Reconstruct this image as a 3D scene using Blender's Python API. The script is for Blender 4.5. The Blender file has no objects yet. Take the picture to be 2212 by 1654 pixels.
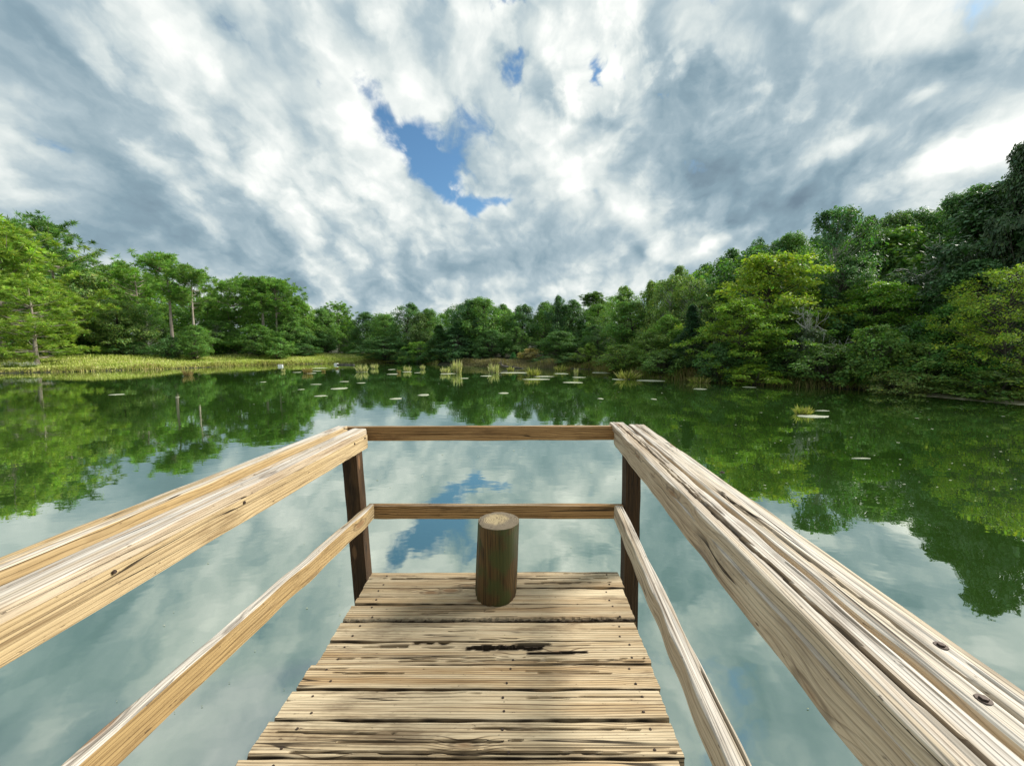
import bpy, bmesh, math, random
import numpy as np
from mathutils import Vector, Matrix

rng = np.random.default_rng(7)
random.seed(7)
scene = bpy.context.scene
COL = scene.collection

# ------------------------------------------------------------------ camera
CAM_Z = 2.0
FPX, CX, CY, PITCH = 831.0, 1106.0, 827.0, math.radians(5.16)
cam_d = bpy.data.cameras.new('camera')
cam = bpy.data.objects.new('camera', cam_d)
COL.objects.link(cam)
cam.location = (0, 0, CAM_Z)
cam.rotation_euler = (math.radians(90) - PITCH, 0, 0)
cam_d.sensor_width = 36.0
cam_d.lens = 36.0 * FPX / 2212.0
cam_d.clip_start = 0.02
cam_d.clip_end = 6000
scene.camera = cam
CP, SP = math.cos(PITCH), math.sin(PITCH)


def ray(px, py):
    """survey helper: direction (x right, y forward, z up) seen at a point of the survey picture"""
    x, v = (px - CX) / FPX, (py - CY) / FPX
    return Vector((x, CP - v * SP, -SP - v * CP))


def on_z(px, py, z):
    r = ray(px, py)
    t = (z - CAM_Z) / r.z
    return Vector((r.x * t, r.y * t, z))


def at_y(px, py, y):
    r = ray(px, py)
    t = y / r.y
    return Vector((r.x * t, y, CAM_Z + r.z * t))


# ------------------------------------------------------------------ node helper
class NT:
    def __init__(self, tree):
        self.t = tree
        tree.nodes.clear()

    def n(self, typ, ins=None, **props):
        nd = self.t.nodes.new(typ)
        for k, v in props.items():
            setattr(nd, k, v)
        for k, v in (ins or {}).items():
            self.put(nd.inputs[k], v)
        return nd

    def put(self, sock, v):
        if isinstance(v, bpy.types.NodeSocket):
            self.t.links.new(v, sock)
        elif isinstance(v, bpy.types.Node):
            self.t.links.new(v.outputs[0], sock)
        else:
            sock.default_value = v

    def m(self, op, a, b=0.0, c=0.0, clamp=False):
        nd = self.t.nodes.new('ShaderNodeMath')
        nd.operation = op
        nd.use_clamp = clamp
        for i, v in enumerate((a, b, c)):
            if i < len(nd.inputs):
                self.put(nd.inputs[i], v)
        return nd.outputs[0]

    def vm(self, op, a, b=(0, 0, 0), out=0):
        nd = self.t.nodes.new('ShaderNodeVectorMath')
        nd.operation = op
        self.put(nd.inputs[0], a)
        if op == 'SCALE':
            self.put(nd.inputs['Scale'], b)
        else:
            self.put(nd.inputs[1], b)
        return nd.outputs['Value'] if op in ('DOT_PRODUCT', 'LENGTH') else nd.outputs[0]

    def noise(self, vec, scale, detail=4.0, rough=0.5, dist=0.0, dims='3D'):
        nd = self.n('ShaderNodeTexNoise', {'Vector': vec, 'Scale': scale, 'Detail': detail, 'Roughness': rough,
                                           'Distortion': dist}, noise_dimensions=dims)
        return nd.outputs[0]

    def ss(self, v, lo, hi, a=0.0, b=1.0):
        nd = self.n('ShaderNodeMapRange', {'Value': v, 'From Min': lo, 'From Max': hi, 'To Min': a, 'To Max': b},
                    interpolation_type='SMOOTHSTEP')
        return nd.outputs[0]

    def lin(self, v, lo, hi, a=0.0, b=1.0):
        nd = self.n('ShaderNodeMapRange', {'Value': v, 'From Min': lo, 'From Max': hi, 'To Min': a, 'To Max': b})
        return nd.outputs[0]

    def mix(self, f, a, b, blend='MIX'):
        nd = self.n('ShaderNodeMix', data_type='RGBA', blend_type=blend)
        self.put(nd.inputs[0], f)
        for i, v in ((6, a), (7, b)):
            if isinstance(v, (tuple, list)) and len(v) == 3:
                v = (*v, 1.0)
            self.put(nd.inputs[i], v)
        return nd.outputs[2]

    def ramp(self, v, stops):
        nd = self.n('ShaderNodeValToRGB', {'Fac': v})
        cr = nd.color_ramp
        while len(cr.elements) < len(stops):
            cr.elements.new(0.5)
        for e, (p, c) in zip(cr.elements, stops):
            e.position = p
            e.color = (*c, 1.0) if len(c) == 3 else c
        return nd.outputs[0]


# ------------------------------------------------------------------ sky (world)
SUN_AZ, SUN_EL = math.radians(69), math.radians(36)
SUN = Vector((math.sin(SUN_AZ) * math.cos(SUN_EL), math.cos(SUN_AZ) * math.cos(SUN_EL), math.sin(SUN_EL)))
world = bpy.data.worlds.new('World')
scene.world = world
world.use_nodes = True
W = NT(world.node_tree)
sky = W.n('ShaderNodeTexSky', sky_type='NISHITA', sun_disc=False, sun_elevation=SUN_EL, sun_rotation=SUN_AZ,
          air_density=1.0, dust_density=0.6, ozone_density=2.0)
COVER = 0.115
KH = 0.65                                                  # flattening of the cloud layer towards the horizon


def cloud_p(px, py):
    d = ray(px, py).normalized()
    k = max(d.z, 0.0) + KH
    return Vector((d.x / k, d.y / k))


tc = W.n('ShaderNodeTexCoord')
dirv = W.vm('NORMALIZE', tc.outputs['Generated'])
sep = W.n('ShaderNodeSeparateXYZ', {0: dirv})
zc = W.m('MAXIMUM', sep.outputs[2], 0.0)
kk = W.m('ADD', zc, KH)
cpx = W.m('DIVIDE', sep.outputs[0], kk)
cpy = W.m('DIVIDE', sep.outputs[1], kk)
cp0 = W.n('ShaderNodeCombineXYZ', {0: cpx, 1: cpy, 2: 0.0}).outputs[0]
# slow wandering of the layer so that the edges of its features are ragged, not smooth
wv = W.n('ShaderNodeTexNoise', {'Vector': cp0, 'Scale': 2.2, 'Detail': 5.0, 'Roughness': 0.55})
warp = W.vm('SCALE', W.vm('SUBTRACT', wv.outputs['Color'], (0.5, 0.5, 0.5)), 0.36)
cpw = W.vm('ADD', cp0, warp)

# large features of the layer: centre, end of the long axis, end of the short axis (survey points), cover, brightness
FEATURES = [
    # openings of blue
    ((960, 385), (1050, 425), (942, 348), -0.25, 0.0),
    ((1060, 418), (1110, 425), (1055, 398), -0.16, 0.0),
    ((870, 315), (915, 360), (840, 340), -0.22, 0.0),
    ((795, 235), (820, 280), (765, 250), -0.16, 0.0),
    ((755, 165), (770, 195), (725, 180), -0.16, 0.0),
    ((1085, 130), (1150, 170), (1040, 60), 0.10, -0.04),
    ((1020, 60), (1050, 120), (1000, 90), -0.12, 0.0),
    ((1060, 50), (1075, 80), (1045, 60), -0.14, 0.0),
    ((1130, 180), (1160, 230), (1105, 190), -0.20, 0.0),
    ((1300, 185), (1315, 225), (1265, 205), -0.18, 0.0),
    ((1110, 5), (1160, 20), (1060, 30), -0.20, 0.0),
    ((1300, 12), (1330, 30), (1260, 25), -0.20, 0.0),
    ((690, 185), (740, 190), (680, 165), -0.13, 0.0),
    ((240, 130), (330, 150), (220, 105), -0.12, -0.10),
    ((480, 60), (560, 160), (440, 80), -0.08, -0.14),
    # solid decks
    ((2080, 70), (2300, 0), (1940, 30), 0.34, 0.0),
    ((1510, 350), (1600, 380), (1480, 310), 0.10, 0.0),
    ((1560, 250), (1720, 330), (1480, 330), 0.22, -0.06),
    ((1400, 330), (1500, 400), (1330, 380), 0.12, -0.05),
    ((1460, 440), (1590, 500), (1400, 370), 0.36, -0.08),
    ((350, 420), (750, 620), (250, 560), 0.12, 0.03),
    ((200, 250), (600, 420), (100, 350), 0.10, 0.05),
    ((1750, 380), (2150, 200), (1700, 260), 0.14, -0.10),
    ((1650, 90), (1800, 230), (1500, 160), 0.10, 0.0),
    ((1250, 520), (1500, 560), (1230, 470), 0.14, -0.02),
    ((860, 480), (1000, 560), (800, 540), 0.12, 0.06),
    ((880, 90), (960, 250), (780, 120), 0.10, 0.10),
    # shade on the undersides
    ((1270, 265), (1340, 300), (1240, 230), 0.06, -0.24),
    ((1440, 130), (1500, 230), (1380, 150), 0.05, -0.22),
    ((1800, 130), (1900, 300), (1700, 180), 0.0, -0.063),
    ((1600, 420), (1850, 520), (1560, 350), 0.0, -0.22),
    ((1100, 560), (1280, 600), (1080, 520), 0.0, -0.20),
    ((1420, 570), (1500, 600), (1390, 545), 0.0, -0.20),
    ((600, 560), (900, 640), (560, 610), 0.0, -0.072),
    ((150, 400), (420, 520), (100, 460), 0.0, -0.063),
    ((300, 520), (600, 600), (280, 560), 0.0, -0.054),
    ((560, 130), (760, 260), (520, 180), 0.0, -0.036),
    ((100, 520), (300, 545), (90, 545), 0.0, -0.054),
    # thin bright parts
    ((1780, 275), (1880, 240), (1770, 250), 0.0, 0.42),
    ((2010, 140), (2060, 115), (2000, 120), 0.0, 0.40),
    ((1560, 150), (1610, 210), (1520, 170), 0.0, 0.32),
    ((1660, 40), (1690, 60), (1640, 60), 0.0, 0.25),
    ((1230, 115), (1290, 160), (1180, 150), 0.0, 0.30),
    ((1100, 420), (1190, 410), (1090, 395), 0.06, 0.12),
    ((1290, 430), (1370, 470), (1270, 450), 0.04, 0.08),
    ((1380, 480), (1440, 560), (1350, 500), 0.0, 0.26),
    ((1540, 550), (1600, 520), (1530, 535), 0.0, 0.45),
    ((860, 160), (900, 210), (830, 190), 0.0, 0.24),
    ((1130, 270), (1200, 380), (1080, 300), 0.0, 0.22),
    ((700, 420), (800, 500), (660, 460), 0.0, 0.14),
    ((330, 290), (560, 400), (300, 330), 0.0, 0.12),
    ((470, 200), (560, 260), (440, 230), 0.0, 0.10),
    ((640, 690), (800, 640), (640, 670), 0.0, 0.16),
    ((1200, 640), (1500, 620), (1200, 620), 0.0, 0.14),
    ((190, 565), (260, 590), (185, 550), 0.0, 0.30),
    # the veiled sun behind the layer
    ((2130, 320), (2330, 210), (2090, 265), 0.10, 0.42),
    ((2060, 345), (2150, 300), (2040, 310), 0.05, 0.35),
    ((2330, 300), (2600, 180), (2300, 200), 0.10, 0.30),
]


def feature_g(c, a, b, k=0.9):
    C2, A2, B2 = cloud_p(*c), cloud_p(*a), cloud_p(*b)
    M = Matrix(((A2.x - C2.x, B2.x - C2.x), (A2.y - C2.y, B2.y - C2.y)))
    I = M.inverted()
    off = W.vm('SUBTRACT', cpw, (C2.x, C2.y, 0.0))
    u = W.vm('DOT_PRODUCT', off, (I[0][0], I[0][1], 0.0))
    v = W.vm('DOT_PRODUCT', off, (I[1][0], I[1][1], 0.0))
    return W.m('POWER', math.exp(-k), W.m('MULTIPLY_ADD', u, u, W.m('MULTIPLY', v, v)))


cov = bri = None
for c, a, b, dc, db in FEATURES:
    g = feature_g(c, a, b)
    if dc:
        cov = W.m('MULTIPLY', g, dc) if cov is None else W.m('MULTIPLY_ADD', g, dc, cov)
    if db:
        bri = W.m('MULTIPLY', g, db) if bri is None else W.m('MULTIPLY_ADD', g, db, bri)

# streets of cloud run away from the viewer, a little to the right
STREET = math.radians(14)


def street(vec, sx, sy):
    cs, sn = math.cos(STREET), math.sin(STREET)
    u = W.m('MULTIPLY', W.vm('DOT_PRODUCT', vec, (cs, -sn, 0)), sx)
    v = W.m('MULTIPLY', W.vm('DOT_PRODUCT', vec, (sn, cs, 0)), sy)
    return W.n('ShaderNodeCombineXYZ', {0: u, 1: v, 2: 0.0}).outputs[0]


def billow(vec, scale, detail):
    """heaped cells, high in the middle of a puff and low in the creases between puffs"""
    nd = W.n('ShaderNodeTexVoronoi', {'Vector': vec, 'Scale': scale, 'Detail': detail, 'Roughness': 0.5,
                                      'Lacunarity': 2.1, 'Smoothness': 0.22, 'Randomness': 1.0},
             feature='SMOOTH_F1', voronoi_dimensions='2D', normalize=True)
    return W.m('SUBTRACT', 1.0, nd.outputs['Distance'])


jit = W.n('ShaderNodeTexNoise', {'Vector': cp0, 'Scale': 5.0, 'Detail': 6.0, 'Roughness': 0.6})
cpj = W.vm('ADD', cp0, W.vm('SCALE', W.vm('SUBTRACT', jit.outputs['Color'], (0.5, 0.5, 0.5)), 0.14))


def density(vec):
    n1 = W.noise(street(vec, 2.6, 1.9), 1.0, 9.0, 0.55, 0.25, '2D')
    n2 = billow(street(vec, 1.0, 0.80), 5.0, 3.0)
    return W.m('ADD', W.m('MULTIPLY', n1, 0.62), W.m('MULTIPLY', n2, 0.34)), n2


d0, bl0 = density(cpj)
sun2 = Vector((math.sin(SUN_AZ), math.cos(SUN_AZ)))
d1, _ = density(W.vm('ADD', cpj, (sun2.x * 0.045, sun2.y * 0.045, 0.0)))
fine = W.m('SUBTRACT', W.noise(street(cp0, 13.0, 11.0), 1.0, 7.0, 0.60, 0.5, '2D'), 0.5)
small = W.m('SUBTRACT', billow(street(cpj, 1.0, 0.9), 12.5, 3.0), 0.60)     # small puffs
hz = W.ss(sep.outputs[2], 0.02, 0.30, 0.16, 0.0)         # far off the layer is seen edge on and closes up
mott = feature_g((1260, 110), (1470, 330), (980, 130))   # where the layer is broken into small puffs
fk = W.m('MULTIPLY_ADD', mott, 0.32, 0.26)
sk_ = W.m('MULTIPLY_ADD', mott, 0.68, 0.29)
tex = W.m('MULTIPLY_ADD', small, sk_, W.m('MULTIPLY', fine, fk))
dd = W.m('ADD', W.m('ADD', W.m('ADD', d0, cov), COVER), W.m('ADD', tex, hz))
alpha = W.ss(dd, 0.465, 0.635)
edge = W.m('SUBTRACT', d0, d1)                            # > 0 on the side of a cloud that faces the sun
thick = W.ss(dd, 0.55, 0.85)
puff = W.noise(street(cp0, 3.0, 2.4), 1.0, 6.0, 0.55, 0.3, '2D')
b0 = W.m('MULTIPLY_ADD', thick, -0.18, 0.74)
b1 = W.m('MULTIPLY_ADD', edge, 2.6, b0)
b2 = W.m('MULTIPLY_ADD', W.m('SUBTRACT', puff, 0.5), 0.80, W.m('MULTIPLY_ADD', W.m('SUBTRACT', bl0, 0.62), 0.75, b1))
b3 = W.m('ADD', W.m('MULTIPLY_ADD', tex, 1.65, b2), bri)
cloudc = W.ramp(W.m('MULTIPLY', b3, 0.6667), [
    (0.0, (0.16, 0.23, 0.29)), (0.22, (0.245, 0.35, 0.415)), (0.40, (0.40, 0.50, 0.55)), (0.54, (0.63, 0.70, 0.70)),
    (0.70, (0.88, 0.91, 0.88)), (1.0, (1.35, 1.33, 1.22))])
SKY_K = 0.10
nish = W.n('ShaderNodeBackground', {'Color': W.mix(1.0, sky.outputs[0], (0.74, 1.0, 1.06), 'MULTIPLY'), 'Strength': SKY_K})
CLOUD_K = 0.78
cl = W.n('ShaderNodeBackground', {'Color': cloudc, 'Strength': CLOUD_K})
low = W.ss(sep.outputs[2], -0.02, 0.02)
acl = W.m('MULTIPLY', W.m('MULTIPLY', alpha, low), 1.0)
mixs = W.n('ShaderNodeMixShader', {0: acl, 1: nish.outputs[0], 2: cl.outputs[0]})
W.n('ShaderNodeOutputWorld', {0: mixs.outputs[0]})

# ------------------------------------------------------------------ sun behind thin cloud, exposure
sun_d = bpy.data.lights.new('sun', 'SUN')
sun_d.energy = 4.0
sun_d.angle = math.radians(17)
sun_d.color = (1.0, 0.95, 0.86)
sun_o = bpy.data.objects.new('sun', sun_d)
COL.objects.link(sun_o)
sun_o.rotation_euler = SUN.to_track_quat('Z', 'Y').to_euler()
sun_o.location = SUN * 50
vs = scene.view_settings
vs.view_transform = 'Standard'
vs.look = 'None'
vs.exposure = 0.5
vs.gamma = 1.0
vs.use_curve_mapping = False
scene.cycles.max_bounces = 6
scene.cycles.transparent_max_bounces = 8


# ------------------------------------------------------------------ object helpers
def link(name, mesh, mat=None, parent=None):
    o = bpy.data.objects.new(name, mesh)
    COL.objects.link(o)
    if mat is not None and len(mesh.materials) == 0:
        mesh.materials.append(mat)
    if parent is not None:
        o.parent = parent
    return o


def tag(o, label, cat, group=None):
    o['label'] = label
    o['category'] = cat
    if group:
        o['group'] = group
    return o


def empty(name, loc, rz=0.0):
    o = bpy.data.objects.new(name, None)
    COL.objects.link(o)
    o.location = loc
    o.rotation_euler = (0, 0, rz)
    o.empty_display_size = 0.2
    return o


def mesh_from(name, verts, faces4=None, faces3=None, smooth=False, attr=None, colattr=None):
    """verts (n,3); quads (m,4); tris (k,3); attr: {name: per-vertex float}; colattr: {name: per-vertex rgba}"""
    me = bpy.data.meshes.new(name)
    verts = np.asarray(verts, dtype=np.float32)
    loops, starts, n = [], [], 0
    if faces4 is not None and len(faces4):
        f = np.asarray(faces4, dtype=np.int32)
        loops.append(f.ravel())
        starts.append(np.arange(len(f), dtype=np.int32) * 4 + n)
        n += f.size
    if faces3 is not None and len(faces3):
        f = np.asarray(faces3, dtype=np.int32)
        loops.append(f.ravel())
        starts.append(np.arange(len(f), dtype=np.int32) * 3 + n)
        n += f.size
    loops = np.concatenate(loops)
    starts = np.concatenate(starts)
    me.vertices.add(len(verts))
    me.vertices.foreach_set('co', verts.ravel())
    me.loops.add(len(loops))
    me.loops.foreach_set('vertex_index', loops)
    me.polygons.add(len(starts))
    me.polygons.foreach_set('loop_start', starts)
    me.polygons.foreach_set('use_smooth', np.full(len(starts), bool(smooth)))
    for k, v in (attr or {}).items():
        a = me.attributes.new(k, 'FLOAT', 'POINT')
        a.data.foreach_set('value', np.asarray(v, dtype=np.float32))
    for k, v in (colattr or {}).items():
        a = me.attributes.new(k, 'FLOAT_COLOR', 'POINT')
        a.data.foreach_set('color', np.asarray(v, dtype=np.float32).ravel())
    me.update(calc_edges=True)
    me.validate()
    return me


def new_mat(name):
    m = bpy.data.materials.new(name)
    m.use_nodes = True
    return m, NT(m.node_tree)


def out(nt, sh, disp=None):
    nt.n('ShaderNodeOutputMaterial', {0: sh} if disp is None else {0: sh, 2: disp})


class Wob:
    """smooth random function of one or two variables"""

    def __init__(self, r, n=7, f0=1.0, f1=6.0, dims=1):
        self.k = r.uniform(f0, f1, (n, dims)) * r.choice([-1, 1], (n, dims))
        self.p = r.uniform(0, 6.28, n)
        self.a = r.uniform(0.4, 1.0, n)
        self.a /= np.sqrt((self.a ** 2).sum() / 2)

    def __call__(self, *x):
        s = 0
        for i in range(len(self.p)):
            ph = self.p[i]
            for j, xx in enumerate(x):
                ph = ph + self.k[i, j] * xx
            s = s + self.a[i] * np.sin(ph)
        return s * 0.7


# ------------------------------------------------------------------ pond outline and ground
SHORE_PX = [(0, 806), (150, 803), (367, 797), (521, 790), (602, 788), (690, 786), (748, 784.6), (867, 783.5), (915, 785),
            (960, 789), (1034, 792), (1110, 794), (1204, 795), (1285, 798), (1326, 807), (1393, 816), (1501, 823), (1582, 829),
            (1740, 837), (1884, 842), (1992, 851), (2208, 869)]
pond = [on_z(x, y, 0.0).to_2d() for x, y in SHORE_PX]
pond = [Vector((-78, 6)), Vector((-62, 24))] + pond + [Vector((23, 8)), Vector((24, 0)), Vector((16, -9)), Vector((3, -11)),
                                                       Vector((-20, -13)), Vector((-55, -14)), Vector((-76, -6))]
P2 = np.array([(p.x, p.y) for p in pond])


def pond_dist(x, y):
    """signed distance to the shoreline, > 0 on land"""
    x = np.asarray(x, dtype=float)
    y = np.asarray(y, dtype=float)
    best = np.full(x.shape, 1e9)
    inside = np.zeros(x.shape, dtype=bool)
    n = len(P2)
    for i in range(n):
        ax, ay = P2[i]
        bx, by = P2[(i + 1) % n]
        ex, ey = bx - ax, by - ay
        t = np.clip(((x - ax) * ex + (y - ay) * ey) / (ex * ex + ey * ey), 0, 1)
        best = np.minimum(best, np.hypot(x - ax - t * ex, y - ay - t * ey))
        cond = (ay > y) != (by > y)
        with np.errstate(divide='ignore', invalid='ignore'):
            xi = ax + (y - ay) * ex / np.where(ey == 0, 1e-9, ey)
        inside ^= cond & (x < xi)
    return np.where(inside, -best, best)


gw1 = Wob(np.random.default_rng(3), 8, 0.15, 0.9, 2)
gw2 = Wob(np.random.default_rng(4), 8, 0.01, 0.06, 2)
gw3 = Wob(np.random.default_rng(5), 10, 0.8, 3.0, 2)


def sst(v, a, b):
    t = np.clip((v - a) / (b - a), 0, 1)
    return t * t * (3 - 2 * t)


def ground_z(x, y):
    x = np.asarray(x, dtype=float)
    y = np.asarray(y, dtype=float)
    d = pond_dist(x, y) + 0.35 * gw1(x, y) * 0.6
    left = sst(-x, 6, 16)
    right = sst(x, 4, 14)
    land = 0.28 * (1 - np.exp(-np.maximum(d, 0) / 0.5))
    land = land + left * 0.75 * sst(d, 0.5, 10) + (1 - left) * (1 - right) * 0.06 * np.maximum(d, 0) ** 0.9 * sst(d, 0, 4)
    land = land + right * 0.17 * np.minimum(np.maximum(d - 1, 0), 38)
    land = land + 0.08 * gw1(x * 0.7, y * 0.7) * sst(d, 0.3, 3) + np.minimum(np.maximum(d - 40, 0) * 0.02, 20) * (1 + 0.3 * gw2(x, y))
    bed = -1.3 * sst(-d, -0.05, 4.0) - 0.05
    return np.where(d > 0, land, bed)


def gz(x, y):
    return float(ground_z(np.array([x]), np.array([y]))[0])


radii = np.concatenate([np.linspace(6, 66, 150), np.geomspace(67, 3500, 45)])
NA = 420
ang = np.linspace(0, 2 * math.pi, NA, endpoint=False)
gx = (radii[:, None] * np.cos(ang)[None, :]).ravel()
gy = (radii[:, None] * np.sin(ang)[None, :]).ravel()
gzv = ground_z(gx, gy)
gd = pond_dist(gx, gy)
meadow = sst(-gx, 7, 15) * sst(gd, 0.2, 0.9) * (1 - sst(gd + 1.2 * gw1(gx * .5, gy * .5), 9.5, 13))
NR = len(radii)
ii, jj = np.meshgrid(np.arange(NR - 1), np.arange(NA), indexing='ij')
f4 = np.stack([ii * NA + jj, (ii + 1) * NA + jj, (ii + 1) * NA + (jj + 1) % NA, ii * NA + (jj + 1) % NA], -1).reshape(-1, 4)
cen = len(gx)
gxv = np.append(gx, 0)
gyv = np.append(gy, 0)
gzz = np.append(gzv, -1.35)
f3 = np.stack([np.full(NA, cen), np.arange(NA), (np.arange(NA) + 1) % NA], -1)
gm, g = new_mat('ground_soil_and_grass')
geo = g.n('ShaderNodeNewGeometry')
pos = geo.outputs['Position']
mead = g.n('ShaderNodeAttribute', attribute_name='meadow').outputs['Fac']
n1 = g.noise(pos, 0.5, 6)
n2 = g.noise(pos, 5.0, 5)
forest = g.ramp(n2, [(0.3, (0.018, 0.016, 0.010)), (0.55, (0.045, 0.048, 0.018)), (0.75, (0.075, 0.062, 0.030))])
grassc = g.ramp(g.m('MULTIPLY_ADD', n2, 0.5, g.m('MULTIPLY', n1, 0.5)),
                [(0.3, (0.13, 0.15, 0.03)), (0.5, (0.27, 0.29, 0.055)), (0.7, (0.36, 0.32, 0.11))])
gcol = g.mix(g.ss(g.m('ADD', mead, g.m('MULTIPLY', g.m('SUBTRACT', n2, 0.5), 0.5)), 0.3, 0.7), forest, grassc)
bs = g.n('ShaderNodeBsdfPrincipled', {'Base Color': gcol, 'Roughness': 0.95,
                                      'Normal': g.n('ShaderNodeBump', {'Height': n2, 'Strength': 0.6, 'Distance': 0.15}).outputs[0]})
out(g, bs.outputs[0])
ground = link('ground', mesh_from('ground', np.stack([gxv, gyv, gzz], 1), f4, f3, True, {'meadow': np.append(meadow, 0)}), gm)
ground['kind'] = 'structure'

# ------------------------------------------------------------------ water
wm, w = new_mat('pond_water')
pos = w.n('ShaderNodeNewGeometry').outputs['Position']
milk = w.noise(pos, 0.16, 4, 0.5, 0.4)
algae = w.ramp(milk, [(0.30, (0.024, 0.060, 0.009)), (0.55, (0.036, 0.084, 0.014)), (0.75, (0.050, 0.104, 0.032))])
r1 = w.noise(w.n('ShaderNodeMapping', {'Vector': pos, 'Scale': (1.0, 1.6, 1.0)}).outputs[0], 1.5, 3, 0.5)
r2 = w.noise(pos, 9.0, 3, 0.5)
gust = w.ss(w.noise(pos, 0.07, 3, 0.5, 0.6), 0.42, 0.62)
h = w.m('MULTIPLY_ADD', r2, w.m('MULTIPLY_ADD', gust, 0.05, 0.03), r1)
bump = w.n('ShaderNodeBump', {'Height': h, 'Strength': 0.021, 'Distance': 0.10}).outputs[0]
lw = w.n('ShaderNodeLayerWeight', {'Blend': 0.5}).outputs['Facing']
fac = w.m('MULTIPLY_ADD', w.m('POWER', lw, 3.0), 0.42, 0.49)
dif = w.n('ShaderNodeBsdfDiffuse', {'Color': algae})
glo = w.n('ShaderNodeBsdfGlossy', {'Color': (0.93, 0.98, 0.95, 1), 'Roughness': 0.015, 'Normal': bump})
out(w, w.n('ShaderNodeMixShader', {0: fac, 1: dif.outputs[0], 2: glo.outputs[0]}).outputs[0])
wx = np.array([p[0] for p in P2])
wy = np.array([p[1] for p in P2])
c0 = np.array([-10.0, 12.0])
wv = np.vstack([np.column_stack([c0[0] + (wx - c0[0]) * 1.25, c0[1] + (wy - c0[1]) * 1.25, np.zeros(len(wx))]), [[c0[0], c0[1], 0]]])
wn = len(wx)
water = link('water', mesh_from('water', wv, None, [(wn, (i + 1) % wn, i) for i in range(wn)]), wm)
water['kind'] = 'structure'


# ------------------------------------------------------------------ foliage materials
def leaf_material(name, gloss, rough, transl):
    m, t = new_mat(name)
    oi = t.n('ShaderNodeObjectInfo').outputs['Color']
    lc = t.n('ShaderNodeAttribute', attribute_name='leaf_col').outputs['Color']
    col = t.mix(1.0, oi, lc, 'MULTIPLY')
    warm = t.mix(1.0, col, (1.05, 1.22, 0.42), 'MULTIPLY')
    d = t.n('ShaderNodeBsdfPrincipled', {'Base Color': col, 'Roughness': rough, 'Specular IOR Level': gloss})
    tr = t.n('ShaderNodeBsdfTranslucent', {'Color': warm})
    out(t, t.n('ShaderNodeMixShader', {0: transl, 1: d.outputs[0], 2: tr.outputs[0]}).outputs[0])
    return m


M_leaf = leaf_material('leaf_soft', 0.3, 0.5, 0.40)
M_gloss = leaf_material('leaf_glossy', 0.45, 0.42, 0.25)
M_needle = leaf_material('pine_needle', 0.25, 0.5, 0.30)
M_grass = leaf_material('grass_blade', 0.2, 0.6, 0.35)


def bark_material(name, a, b):
    m, t = new_mat(name)
    tc_ = t.n('ShaderNodeTexCoord').outputs['Object']
    n = t.noise(t.n('ShaderNodeMapping', {'Vector': tc_, 'Scale': (60, 60, 14)}).outputs[0], 1.0, 5, 0.6)
    c = t.ramp(n, [(0.35, a), (0.65, b)])
    bp = t.n('ShaderNodeBump', {'Height': n, 'Strength': 0.7, 'Distance': 0.03}).outputs[0]
    out(t, t.n('ShaderNodeBsdfPrincipled', {'Base Color': c, 'Roughness': 0.9, 'Normal': bp}).outputs[0])
    return m


M_bark = bark_material('bark_dark', (0.035, 0.028, 0.02), (0.11, 0.095, 0.075))
M_pinebark = bark_material('bark_pine', (0.19, 0.15, 0.115), (0.42, 0.37, 0.31))
M_grey = bark_material('bark_grey', (0.25, 0.25, 0.22), (0.52, 0.52, 0.47))


# ------------------------------------------------------------------ tree builder (unit height)
def tubes(paths, sides=5):
    """paths: list of (points (k,3), radii (k,)) -> verts, quads"""
    V, F, base = [], [], 0
    cs = np.cos(np.arange(sides) * 2 * np.pi / sides)
    sn = np.sin(np.arange(sides) * 2 * np.pi / sides)
    for pts, rad in paths:
        pts = np.asarray(pts, dtype=float)
        k = len(pts)
        tan = np.gradient(pts, axis=0)
        tan /= np.linalg.norm(tan, axis=1, keepdims=True) + 1e-12
        ref = np.where(np.abs(tan[:, 2:3]) > 0.9, np.array([[1., 0, 0]]), np.array([[0, 0, 1.]]))
        u = np.cross(tan, ref)
        u /= np.linalg.norm(u, axis=1, keepdims=True) + 1e-12
        v = np.cross(tan, u)
        ring = pts[:, None, :] + np.asarray(rad)[:, None, None] * (u[:, None, :] * cs[None, :, None] + v[:, None, :] * sn[None, :, None])
        V.append(ring.reshape(-1, 3))
        i, j = np.meshgrid(np.arange(k - 1), np.arange(sides), indexing='ij')
        F.append((base + np.stack([i * sides + j, i * sides + (j + 1) % sides, (i + 1) * sides + (j + 1) % sides, (i + 1) * sides + j], -1)).reshape(-1, 4))
        base += k * sides
    return np.concatenate(V), np.concatenate(F)


def unit(v):
    return v / (np.linalg.norm(v, axis=-1, keepdims=True) + 1e-9)


def leaf_quads(C, N, D, L, Wd, col):
    """leaf-shaped quads round C with normal N, direction D"""
    D = unit(D - N * (D * N).sum(1, keepdims=True))
    S = np.cross(N, D)
    L = L[:, None]
    Wd = Wd[:, None]
    a = C - D * L * 0.5
    b = C + S * Wd * 0.5 + D * L * 0.05 + N * Wd * 0.12
    c = C + D * L * 0.5
    d = C - S * Wd * 0.5 + D * L * 0.05 + N * Wd * 0.12
    V = np.stack([a, b, c, d], 1).reshape(-1, 3)
    F = np.arange(len(C) * 4).reshape(-1, 4)
    K = np.repeat(np.column_stack([col, np.ones(len(C))]), 4, axis=0)
    return V, F, K


def jitter_cols(r, n, amt=0.35, yellow=0.08):
    b = np.exp(r.normal(0, amt, n))
    y = r.random(n) < yellow
    c = np.column_stack([b * (1 + 0.15 * r.normal(size=n)), b, b * (1 + 0.15 * r.normal(size=n))])
    c[y] *= np.array([1.45, 1.2, 0.8])
    return np.clip(c, 0.15, 3)


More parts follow.
